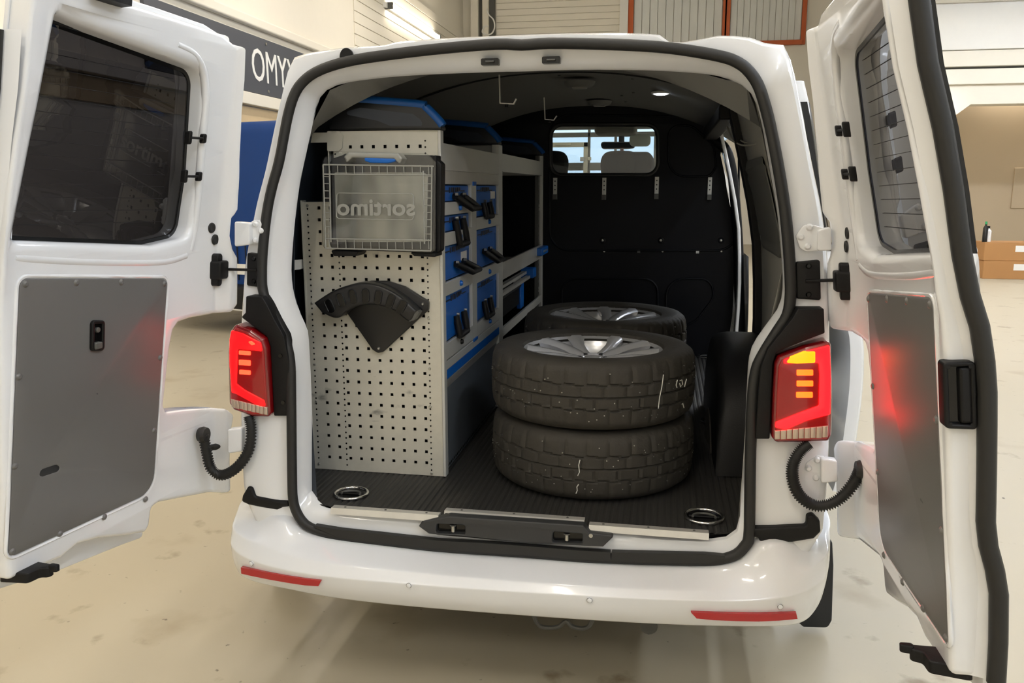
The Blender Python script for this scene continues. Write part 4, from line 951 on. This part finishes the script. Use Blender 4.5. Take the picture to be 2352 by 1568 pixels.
xb = [xl+.004, hx0-pitch/2]+[hx0+pitch*(k+.5) for k in range(10)]+[x1]
small = []
for iz in range(-1, len(zrows)):
    zc = zrows[iz] if iz >= 0 else None
    za = ZF if iz < 0 else zrows[iz]-pitch/2; zb_ = zrows[0]-pitch/2 if iz < 0 else min(ztop, zrows[iz]+pitch/2)
    lower = zb_ < zst+.01
    for ix in range(len(xb)-1):
        a, b = xb[ix], xb[ix+1]
        if not lower and b < x0+.02: continue
        if not lower and a < x0: a = x0
        hole = None
        if 1 <= ix <= 10 and zc is not None and a >= (x0-.001 if not lower else -2):
            cxh = colsx[ix-1]
            if a+.006 < cxh-.004 and b-.004 > cxh+.004: hole = ('s', cxh, zc, .0052)
        cell(a, b, za, zb_, hole)
if zrows[-1]+pitch/2 < ztop: cell(x0, x1, zrows[-1]+pitch/2, ztop)
EP = ep_.build('end_panel', GALV, SH, 0, merge=True)
# small round holes in vertical rows, and rivets
sh_ = MB()
for px in (-.734, -.630, -.327):
    z = ZF+.02
    while z < (zst-.02 if px < -.66 else ztop-.015):
        sh_.lathe([(0, -.0006), (.0032, -.0006), (.0032, .001), (0, .001)], (px, YP, z), 6, 'y'); z += .0195
sh_.build('small_holes', BLKG, EP, 0, kind='stuff')
for px, z in ((-.734, .574), (-.734, .80), (-.734, .93), (-.734, 1.14), (-.734, 1.465), (-.327, .565), (-.327, .80), (-.327, 1.10), (-.327, .93)):
    MB().lathe([(0, -.004), (.003, -.004), (.005, -.001), (.005, .001), (0, .001)], (px, YP, z), 10, 'y').build('rivet', SCREW, EP)
MB().box((xl+.004, YP+.014, ZF+.002), (x1, YP+.017, zst-.004)).build('hole_shade_sheet', BLKG, SH, 0)  # black sheet painting in the dark depth behind the holes
MB().box((x0, YP+.014, zst-.004), (x1, YP+.017, ztop-.004)).build('hole_shade_sheet', BLKG, SH, 0)
# folded edges of the end panel
MB().box((x1, YP-.004, ZF), (XS, YP+.03, ztop)).build('panel_flange', ALU, SH, 0, bevel=.002)
MB().box((xl, YP-.002, ZF), (xl+.005, YP+.03, zst)).build('panel_fold', GALV, SH, 0)
MB().box((x0, YP, zst), (x0+.004, YP+.03, ztop)).build('panel_fold', GALV, SH, 0)
# brackets to the body
plate('bracket_plate', rounded(pxy([(752,301),(780,301),(788,312),(786,340),(778,347),(752,347)], YP-.004), .003, 2), GALV, mpy(YP-.006), 0, .005, parent=SH)
bp_ = [(708,305),(754,304),(754,327),(708,328)]
plate('wall_bracket', rounded(pxy(bp_, YP-.003), .003, 2), GALV, mpy(YP-.004), 0, .004, parent=SH)
plate('wall_bracket', rounded(pxy([(668,598),(692,596),(692,618),(668,620)], YP), .003, 2), SKIN, mpy(YP-.004), 0, .02, parent=SH)
plate('back_wall_plate', rect(-.782, -.66, 1.2, 1.48), NAVY, mpy(YP+.06), 0, .005, parent=SH)
# moulded top caps with blue grip rim
CAPB = mat('cap_black', (22, 24, 27), .35)
RECESS = mat('cap_recess_grey', (46, 52, 62), .4)
capo = pxy([(757,298),(768,255),(783,232),(800,228),(962,241),(978,248),(1006,276),(1016,290),(1017,299)], YP)
capw = pxy([(800,256),(830,248),(950,262),(968,275),(975,290),(900,290),(870,278),(800,264)], YP)
for k, (y, w_) in enumerate(((YP, 1), (1.185, 1), (2.46, 1))):
    o = plate('top_cap', rounded(capo, .006, 3), CAPB, mpy(y-.012), 0, .05, ch=.006, parent=SH)
    plate('cap_recess', rounded(capw, .008, 3), RECESS, mpy(y-.0125), 0, .004, parent=o)
    path = catmull([Vector((p.x, y+.012, p.y)) for p in [Vector(capo[1])+Vector((.012, .03))]+capo[2:8]], 6, False)
    MB().tube([p+Vector((0, -.012, 0)) for p in path], .0155, 10).build('grip_rim', BLUED, o, 60)
# uprights on the aisle side
def side_plate(nm, y0, y1, z0, z1, m_, d=.010, parent=SH, xf=XS, bev=.0015): return MB().box((xf-d, y0, z0), (xf, y1, z1)).build(nm, m_, parent, 0, bevel=bev)
for (y0, y1, z1) in ((1.185, 1.27, 1.702), (2.46, 2.51, 1.702)):
    side_plate('upright', y0, y1, ZF, z1, ALU, .03)
    MB().box((-.66, y1-.03, ZF), (XS-.03, y1-.026, z1)).build('side_panel', ALU if y1 < 2 else BULK, SH, 0)  # far panel coloured black to paint in the bay's dark depth
up = MB()
for z in [ .62+.04*k for k in range(26)]: up.lathe([(0, -.001), (.004, -.001), (.004, .001), (0, .001)], (XS+.0008-.034, 2.452, z), 8, 'y')
side_plate('slotted_post', 2.40, 2.45, ZF, 1.70, DKGREY, .02, xf=XS-.012)
ph = MB()
for k in range(38): ph.box((XS-.0125, 2.42, .60+.028*k), (XS-.0112, 2.435, .612+.028*k))
ph.build('post_slots', BLKG, SH, 0, kind='stuff')
for z in (1.40, 1.42, .93, .945): MB().lathe([(0, -.004), (.007, -.004), (.009, .001), (0, .001)], (XS-.010, 2.425, z), 10, 'x').build('bolt', SCREW, SH)
side_plate('divider_post', .672, .752, .952, 1.535, ALU, .02)
side_plate('post_foot', .68, .745, .945, .957, BLUE, .014, xf=XS+.004); side_plate('post_head', .69, .74, 1.53, 1.545, BLUE, .014, xf=XS+.004)
# trays and rails
side_plate('top_tray', .285, 1.185, 1.582, 1.663, ALU); side_plate('top_tray_floor', .29, 1.18, 1.578, 1.584, ALU, .37)
side_plate('tray_front', .285, 1.185, 1.534, 1.578, ALUB, .012)
side_plate('base_tray', .285, 1.185, .921, .950, ALU, .012); side_plate('base_trim', .285, 1.185, .889, .920, BLUE, .02)
side_plate('base_floor', .29, 1.18, .900, .910, ALU, .37, xf=XS-.02)
MB().rings([[Vector((XS, y, .886)), Vector((XS-.012, y, .850)), Vector((XS-.02, y, .850)), Vector((XS-.02, y, .886))] for y in (.285, 1.185)], True, True, True).build('skirt_lip', ALUB, SH, 0)
SKG = mat('skirt_grey', (104, 110, 116), .45, metal=.2, var=.05)
side_plate('skirt_panel', .285, 1.185, ZF+.004, .852, SKG, .008, xf=XS-.012)
sk = MB()
for k in range(40): sk.box((XS-.0125, .30+.022*k, ZF+.012), (XS-.011, .31+.022*k, ZF+.02))
sk.build('skirt_slots', BLKG, SH, 0, kind='stuff')
rails = [(.285, .672, 1.434, 1.476), (.285, .672, 1.334, 1.377), (.285, .672, 1.170, 1.214), (.285, .672, .955, 1.010), (.752, 1.185, 1.364, 1.410), (.752, 1.185, 1.161, 1.208), (.752, 1.185, .953, 1.005)]
for i, (a, b, c, d) in enumerate(rails):
    o = side_plate('shelf_rail', a, b, c, d, ALU, .012)
    MB().box((-.655, a, c), (XS-.012, b, c+.004)).build('shelf_board', ALU, o, 0)
    yk = a+(b-a)*.52; MB().lathe([(0, .010), (.007, .009), (.010, .003), (.010, 0), (0, 0)], (XS, yk, (c+d)/2), 12, 'x').build('lock_knob', BLUE if i not in (3,) else BLK, o)
# far bay: tray, middle shelf, rods
side_plate('top_tray', 1.27, 2.46, 1.594, 1.668, ALU); side_plate('top_tray_floor', 1.28, 2.45, 1.59, 1.596, ALU, .37)
side_plate('middle_tray', 1.27, 2.46, 1.118, 1.196, ALUB, .012); side_plate('middle_tray_floor', 1.28, 2.45, 1.118, 1.124, ALU, .37, xf=XS-.012)
MB().box((-.655, 1.28, 1.40), (-.64, 2.46, 1.445)).build('back_rail', DKGREY, SH, 0)
MB().box((-.655, 1.28, 1.10), (-.65, 2.46, 1.26)).build('back_tray_wall', ALU, SH, 0)
for dx, dz in ((0, 0), (.02, -.025)): MB().box((XS-.08+dx, 1.27, 1.045+dz), (XS-.055+dx, 2.42, 1.06+dz)).build('rod_rail', ALUB, SH, 0)
MB().box((XS-.09, 2.26, 1.02), (XS-.015, 2.36, 1.075)).build('rod_clamp', BLUE, SH, bevel=.006)
a_, b_ = hx(1198, 645, XS-.05), hx(1200, 705, XS-.05)
MB().box((XS-.07, a_.y-.05, b_.z), (XS-.045, a_.y+.05, a_.z)).build('clamp_arm', BLUE, SH, bevel=.006)
c = hx(1253, 573, XS+.02); o = MB().box((XS-.02, c.y-.20, c.z-.022), (XS+.03, c.y+.06, c.z+.022)).build('tray_stop', BLUE, SH, bevel=.006)
for k in (-.14, -.08, -.02): MB().lathe([(0, .004), (.006, .004), (.008, 0), (0, 0)], (XS+.03, c.y+k, c.z), 10, 'x').build('bolt', SCREW, o)
side_plate('end_board', 2.10, 2.40, .90, 1.03, ALU, .005, xf=XS-.10)
side_plate('lower_tray', 1.27, 2.46, .86, .90, ALU, .012)
bin_ = thing('storage_bin', 'black open storage bin on the lowest shelf beyond the drawers', 'bin', (-.4, 1.7, .90))
MB().box((-.60, 1.32, .902), (-.33, 2.05, 1.0)).build('bin_body', BLK, bin_, bevel=.01)
MB().box((-.61, 1.31, 1.0), (-.32, 2.06, 1.012)).build('bin_rim', SILLG, bin_, bevel=.003)

# blue drawer cases
CASEM = BLUE; LBL = PAPER; MARK = mat('dark_print', (10, 16, 40), .5)
def case(y0, y1, z0, z1, lab, hang, label=None):
    t = thing('drawer_case', lab, 'case', ((XS-.2), (y0+y1)/2, z0), 'blue drawer cases in the shelving')
    xf = XS-.010
    MB().box((xf-.36, y0+.004, z0+.002), (xf, y1-.004, z1-.003)).build('case_body', BLUE, t, 0, bevel=.004)
    if z1-z0 > .09:
        MB().box((xf, y0+.02, z0+.012), (xf+.002, y1-.02, z1-.03)).build('front_field', BLUE, t, 0, bevel=.001)
        MB().box((xf, y1-.05, z0+.012), (xf+.004, y1-.03, z1-.03)).build('front_rib', BLUED, t, 0, bevel=.001)
    # moulded marking: short dark strokes
    yc = y0+(y1-y0)*.45; k = 0
    for dy, w_, h_ in ((-.075, .010, .02), (-.05, .022, .018), (-.018, .006, .02), (.004, .024, .018), (.036, .022, .016), (.066, .01, .012)):
        MB().box((xf, yc+dy, z1-.012-h_*.8), (xf+.0024, yc+dy+w_, z1-.010)).build('marking', MARK, t, 0)
    for s in (-1, 1): MB().box((xf, yc+s*.11-.03, z1-.024), (xf+.002, yc+s*.11+.03, z1-.020)).build('marking', MARK, t, 0)
    if label:
        ly, lz = label; MB().box((xf, ly, lz-.022), (xf+.0035, ly+.085, lz+.008)).build('paper_label', LBL, t, 0)
    (py_, pz_, dy, dz, out) = hang
    hy0, hy1 = y0+(y1-y0)*py_-.055, y0+(y1-y0)*py_+.055
    h = MB()
    for yy in (hy0, hy1):
        a = Vector((xf+.010, yy, pz_)); b = a+Vector((out, dy, dz))
        MB().tube([a, a+(b-a)*.55, b], [.012, .013, .011], 8).build('handle_arm', BLK, t, 60)
        MB().lathe([(0, .016), (.005, .016), (.005, .006), (0, .006)], (xf+.006, yy, pz_+.006), 8, 'x').build('pivot_pin', SCREW, t)
    MB().tube([Vector((xf+.010+out, hy0+dy-.004, pz_+dz)), Vector((xf+.010+out, hy1+dy+.004, pz_+dz))], .011, 8).build('handle_grip', BLK, t, 60)
case(.285, .672, 1.476, 1.534, 'shallow blue drawer case, top of the near column, handle swung out', (.5, 1.495, .13, -.045, .03))
case(.285, .672, 1.377, 1.434, 'shallow blue drawer case, second in the near column, handle hanging down', (.5, 1.415, .02, -.085, .012))
case(.285, .672, 1.214, 1.334, 'blue drawer case with white label, third in the near column', (.5, 1.265, .13, -.04, .03), (.53, 1.29))
case(.285, .672, 1.010, 1.170, 'deep blue drawer case, bottom of the near column', (.5, 1.085, .0, -.07, .012))
case(.752, 1.185, 1.410, 1.534, 'blue drawer case with white label, top of the far column', (.42, 1.465, .0, -.055, .012), (1.05, 1.50))
case(.752, 1.185, 1.208, 1.364, 'blue drawer case, middle of the far column, handle swung out', (.42, 1.275, .13, -.05, .03))
case(.752, 1.185, 1.005, 1.161, 'deep blue drawer case, bottom of the far column', (.42, 1.075, .0, -.065, .012))

# ---------------- clear organiser case hung on the end panel
CY = .160
OC = thing('organiser_case', 'clear plastic organiser case with blue handle hung on the perforated panel', 'case', (-.5, .2, 1.3))
co = pxy([(738,372),(744,360),(768,352),(775,348),(980,352),(988,360),(1001,372),(999,576),(990,581),(745,572),(739,560)], CY)
co_r = rounded(co, .01, 4)
base = rounded([Vector((p.x+.006, p.y-.004)) for p in co], .01, 4)
SMOK = tinted('smoky_plastic', (.5, .51, .5), rough=.15, f0=1.5)
GREYP = mat('grey_case_inside', (214, 212, 202), .2, coat=.8)
smudge(GREYP, (112, 114, 114), 5, .45, .62, (1, 1, .5), 2)
plate('case_base', base, BLK, mpy(.205), 0, .045, ch=.006, parent=OC)
plate('case_insert', offset(ccw(rounded(pxy([(755,392),(965,392),(978,400),(975,560),(760,560)], CY), .01)), .004), GREYP, mpy(.196), 0, .006, parent=OC)
plate('clear_lid', co_r, CLEARP, mpy(CY), 0, .006, ch=.004, parent=OC)
for k in range(4): pass
def lidbar(px0, py0, px1, py1, r_=.0022, nm='lid_rib', m_=None): MB().tube([hy(px0, py0, CY-.001), hy(px1, py1, CY-.001)], r_, 6).build(nm, m_ or WPL2, OC)
WPL2 = mat('frosted_rib', (150, 150, 143), .3)
for a_, b_ in (((742,378),(996,382)), ((742,400),(990,402)), ((748,548),(990,552)), ((748,570),(990,576)), ((742,378),(748,570)), ((757,392),(760,556)), ((972,392),(975,560)), ((992,382),(990,576))): lidbar(*a_, *b_, .0024, 'lid_border_rib')
for k in range(13): lidbar(756+19*k, 379, 757+19*k, 401, .0013)
for k in range(13): lidbar(756+19*k, 549, 757+19*k, 572, .0013)
for k in range(9): lidbar(742+.4*k, 405+16.5*k, 758+.4*k, 405.5+16.5*k, .0013); lidbar(973, 405+16.5*k, 992, 405.5+16.5*k, .0013)
lp = rounded(pxy([(773,443),(950,445),(950,505),(773,502)], CY), .01, 4)
MB().tube([Vector((p.x, CY-.001, p.y)) for p in lp], .0016, 6, closed=True).build('lid_frame_emboss', WPL2, OC)
tx = hy(955, 494, CY); text_mesh('lid_lettering', 'sortimo', .072, WPL2, lambda u, v, n: Vector((tx.x-u*1.12, CY-.002+n*.5, tx.z+v)), OC, .0015, .0016)
plate('case_handle', rounded(pxy([(790,360),(800,349),(915,351),(925,364),(918,377),(905,365),(810,362),(796,374)], CY), .004, 4), WPL2, mpy(CY-.004), 0, .05, ch=.006, parent=OC)
plate('handle_insert', rounded(pxy([(836,362),(914,363),(906,372),(890,375),(850,374),(838,370)], CY), .006, 4), BLUE, mpy(CY-.002), 0, .04, ch=.004, parent=OC)
for pts in ([(760,574),(826,576),(818,588),(768,588)], [(940,578),(1001,580),(1002,590),(952,588)]): plate('wall_hook', rounded(pxy(pts, .18), .004, 3), BLK, mpy(.175), 0, .078, ch=.003, parent=OC)
plate('side_rail', rounded(pxy([(994,358),(1003,356),(1003,586),(994,586)], .2), .003, 3), BLK, mpy(.195), 0, .055, ch=.003, parent=OC)

# ---------------- fan-shaped black pipe holder
FH = thing('pipe_holder', 'black fan-shaped plastic holder screwed to the perforated panel', 'holder', (-.5, .24, 1.0))
HBK = mat('holder_black', (26, 26, 27), .38)
bpl = dens(rounded(pxy([(785,700),(812,658),(850,645),(890,645),(930,658),(965,680),(985,692),(984,712),(880,808),(868,810),(856,802)], .245), .012, 4), .02)
plate('back_plate', bpl, HBK, mpy(.240), 0, .016, ch=.003, parent=FH)
arc_t = [(720,696),(760,670),(800,655),(838,650),(880,659),(920,682),(957,714)]; arc_b = [(948,733),(936,738),(905,714),(870,702),(835,701),(800,712),(782,728),(764,730),(738,718)]
ao = dens(catmull(pxy(arc_t, .185), 5, False)+catmull(pxy(arc_b, .185), 4, False), .012)
plate('arc_front', ao, HBK, mpy(.185), 0, .055, ch=.008, parent=FH, smooth=60)
for px, py, an in ((757,702,24), (783,689,18), (810,681,8), (839,679,0), (868,682,-10), (896,691,-20), (922,704,-30)):
    c = hy(px, py, .184); a = R(an); pill = rounded(rect(-.013, .013, -.024, .024), .012, 5)
    pr_ = [Vector((c.x+p.x*math.cos(a)-p.y*math.sin(a)*-1*-1, c.z+p.x*math.sin(a)+p.y*math.cos(a))) for p in pill]
    plate('socket', pr_, BLKG, mpy(.1838), 0, .004, parent=FH)
    inn_ = offset(ccw(pr_), .001); MB().tube([Vector((p.x, .184, p.y)) for p in inn_[len(inn_)//2-3:]+inn_[:2]], .0022, 6).build('socket_lip', HBK, FH, 60)
plate('arc_end', rounded(pxy([(957,714),(962,718),(950,736),(936,738)], .185), .002, 2), DKGREY, mpy(.187), 0, .04, parent=FH)
for px, py in ((971, 698), (870, 800)): c = hy(px, py, .239); MB().lathe([(0, -.004), (.003, -.004), (.005, -.001), (.005, .002), (0, .002)], tuple(c), 12, 'y').build('screw', SCREW, FH)

# ---------------- wheels
RT, WT = .345, .224
def tyre_mesh():
    m_ = MB(); seg = 240; prof = [(.232, .030), (.240, .012), (.262, .003), (.294, .002), (.318, .007), (.334, .020)]
    n = 34; tread = [(0.338, .034+(WT-.068)*k/n) for k in range(n+1)]
    full = prof+tread+[(r_, WT-h) for r_, h in reversed(prof)]
    np_ = len(full); rings = []
    for j in range(seg):
        th = 2*math.pi*j/seg; ring = []
        for i, (r_, h) in enumerate(full):
            if len(prof) <= i < len(prof)+n+1:
                k = i-len(prof); f = abs(k/n-.5)*2; r_ = RT-.005*f**3
                ph = j % 8
                zig = 1 if (j//4) % 2 else 0
                groove = (k in (8+zig, 26-zig, 17))
                lat = (ph == 0 and (k < 8 or k > 26)) or (ph == 3 and 9 < k < 17) or (ph == 6 and 17 < k < 26)
                sipe = (j % 2 == 1)
                if groove: r_ -= .007
                elif lat: r_ -= .006
                elif sipe and k % 9 not in (0,): r_ -= .0012
            elif i == len(prof)-1 or i == len(prof)+n+1:
                r_ += 0 if j % 4 else -.004
            ring.append((r_*math.cos(th), r_*math.sin(th), h))
        rings.append(ring)
    rings.append(rings[0]); m_.rings(rings, False)
    # inner side of the carcass
    m_.lathe([(.232, .030), (.225, .06), (.225, WT-.06), (.232, WT-.030)], (0, 0, 0), 60, 'z', False)
    return m_
def rim_mesh():
    m_ = MB(); H = WT
    m_.lathe([(.222, H-.030), (.236, H-.022), (.240, H-.024), (.236, H-.034), (.224, H-.045), (.212, H-.08), (.208, .05), (.222, .03), (.236, .02)], (0, 0, 0), 72, 'z', False)
    return m_
def spoke_mesh():
    m_ = MB(); H = WT; hub = H-.056
    for k in range(5):
        for s in (-1, 1):
            a0 = 2*math.pi*k/5+s*.13; a1 = 2*math.pi*k/5+s*.30; rings = []
            for t in (0, .2, .4, .6, .8, 1.0):
                r_ = .045+(.222-.045)*t; a = a0*(1-t)+a1*t if t > .15 else a0; w_ = .024-.003*t+.02*max(0, t-.7)*2; z = hub+.034*t**1.3+.006*math.sin(math.pi*t); d = Vector((math.cos(a), math.sin(a), 0)); p = d*r_; sd = Vector((-d.y, d.x, 0))
                rings.append([p-sd*w_+Vector((0, 0, z-.006)), p-sd*w_*.5+Vector((0, 0, z+.006)), p+sd*w_*.5+Vector((0, 0, z+.006)), p+sd*w_+Vector((0, 0, z-.006)), p+sd*w_*.6+Vector((0, 0, z-.03)), p-sd*w_*.6+Vector((0, 0, z-.03))])
            m_.rings(rings, True, True, True)
    return m_
def hub_mesh():
    H = WT; hub = H-.062; m_ = MB()
    m_.lathe([(0, hub+.012), (.026, hub+.010), (.030, hub+.006), (.034, hub+.010), (.058, hub+.006), (.066, hub-.01), (.066, hub-.03), (0, hub-.03)], (0, 0, 0), 40)
    return m_
def stud_mesh():
    m_ = MB(); rnd = random.Random(3)
    for i in range(115):
        th = 2*math.pi*i/115+rnd.uniform(-.03, .03); z = WT*rnd.choice((.2, .27, .36, .45, .56, .64, .74, .82))+rnd.uniform(-.006, .006); f = abs((z-.034)/(WT-.068)-.5)*2; r_ = RT-.006*min(1, f)**2
        d = Vector((math.cos(th), math.sin(th), 0)); m_.cyl(d*(r_-.003)+Vector((0, 0, z)), d*(r_+.0016)+Vector((0, 0, z)), .0019, 6)
    return m_
LUG = mat('lug_dark', (70, 72, 76), .35, metal=.8)
W0 = thing('alloy_wheel', 'studded winter wheel lying flat, bottom of the near stack', 'wheel', (0, 0, 0), 'loose wheels on the load floor')
WLOC.pop(W0.name)
tyre_mesh().build('tyre', TYRE, W0, 35, merge=True)
rm = rim_mesh().build('rim', ALLOY, W0, 40)
spoke_mesh().build('spokes', ALLOY, rm, 50); hub_mesh().build('hub', ALLOY, rm, 40)
for k in range(5):
    a = 2*math.pi*k/5; MB().lathe([(0, 0), (.009, 0), (.009, .008), (.006, .01), (0, .01)], (.047*math.cos(a), .047*math.sin(a), WT-.058), 8).build('lug_bolt', LUG, rm)
MB().lathe([(0, 0), (.20, 0), (.20, .004), (0, .004)], (0, 0, .035), 40).build('wheel_back', DKGREY, rm, 0)
stud_mesh().build('studs', SCREW, W0, 0, kind='stuff')
def copy_tree(o, parent=None):
    c = o.copy(); COL.objects.link(c)
    if parent: c.parent = parent
    for ch in list(o.children): copy_tree(ch, c)
    return c
spots = [((.203, .432, ZF+.0005), 20, None), ((.200, .434, ZF+WT+.002), 56, 'studded winter wheel lying flat, top of the near stack'), ((.186, 1.185, ZF+.0005), 80, 'studded winter wheel lying flat, bottom of the far stack'), ((.188, 1.180, ZF+WT+.002), 6, 'studded winter wheel lying flat, top of the far stack')]
for i, (loc, rz, lab) in enumerate(spots):
    o = W0 if i == 0 else copy_tree(W0)
    if i: o['label'] = lab
for o, (loc, rz, lab) in zip([x for x in bpy.data.objects if x.name.startswith('alloy_wheel')], spots):
    o.location = loc; o.rotation_euler = (0, 0, R(rz))

# ---------------- hooks hanging from the headliner
def hook(pts, y, lab):
    t = thing('ceiling_hook', lab, 'hook', tuple(hy(*pts[0], y)), 'metal hooks under the headliner')
    w = [hy(px, py, y) for px, py in pts]; m_ = MB()
    m_.rings([[p+Vector((0, -.006, 0)), p+Vector((0, .006, 0))] for p in w], False)
    o = m_.build('hook_strip', ALUB, t, 0); md = o.modifiers.new('thick', 'SOLIDIFY'); md.thickness = .004; md.offset = 0
    c = (w[2]+w[1])/2; MB().lathe([(0, -.012), (.007, -.012), (.007, -.002), (0, -.002)], (c.x, c.y, c.z), 10).build('wing_nut', BLK, t)
hook([(1147,172),(1149,237),(1180,239),(1186,227)], .62, 'longer metal strip hook hanging from the headliner near the rear')
hook([(1250,224),(1252,274),(1272,276),(1279,266)], 1.30, 'shorter metal strip hook hanging from the headliner further in')

# chalk marks on the near tyres
CHALK = mat('white_chalk', (214, 214, 206), .9)
def chalk(wheel, pts, r_=.0016):
    c = wheel.location; out = []
    for px, py in pts:
        d = ray(px, py); ox, oy = CAM.x-c.x, CAM.y-c.y; A = d.x*d.x+d.y*d.y; B = ox*d.x+oy*d.y; Cc = ox*ox+oy*oy-(RT+.0005)**2
        t = (-B-math.sqrt(max(0, B*B-A*Cc)))/A; out.append(CAM+d*t)
    m_ = MB(); m_.tube(out, r_, 6); me = m_; inv = (Matrix.Translation(c) @ wheel.rotation_euler.to_matrix().to_4x4()).inverted()
    m_.v = [tuple(inv @ Vector(p)) for p in m_.v]; m_.build('chalk_mark', CHALK, wheel, 0)
ww = {x['label']: x for x in bpy.data.objects if x.name.startswith('alloy_wheel')}
wt = ww['studded winter wheel lying flat, top of the near stack']; wl = ww['studded winter wheel lying flat, bottom of the near stack']
for p in ([(1524,860),(1520,890),(1515,912),(1512,938)], [(1556,872),(1553,884),(1555,890)], [(1562,874),(1566,872),(1568,882),(1563,888),(1561,880)], [(1572,888),(1577,870)], [(1568,926),(1571,936)]): chalk(wt, p)
for p in ([(1332,1056),(1329,1068),(1331,1084),(1327,1092)], [(1329,1112),(1325,1118),(1326,1126),(1323,1133)]): chalk(wl, p)
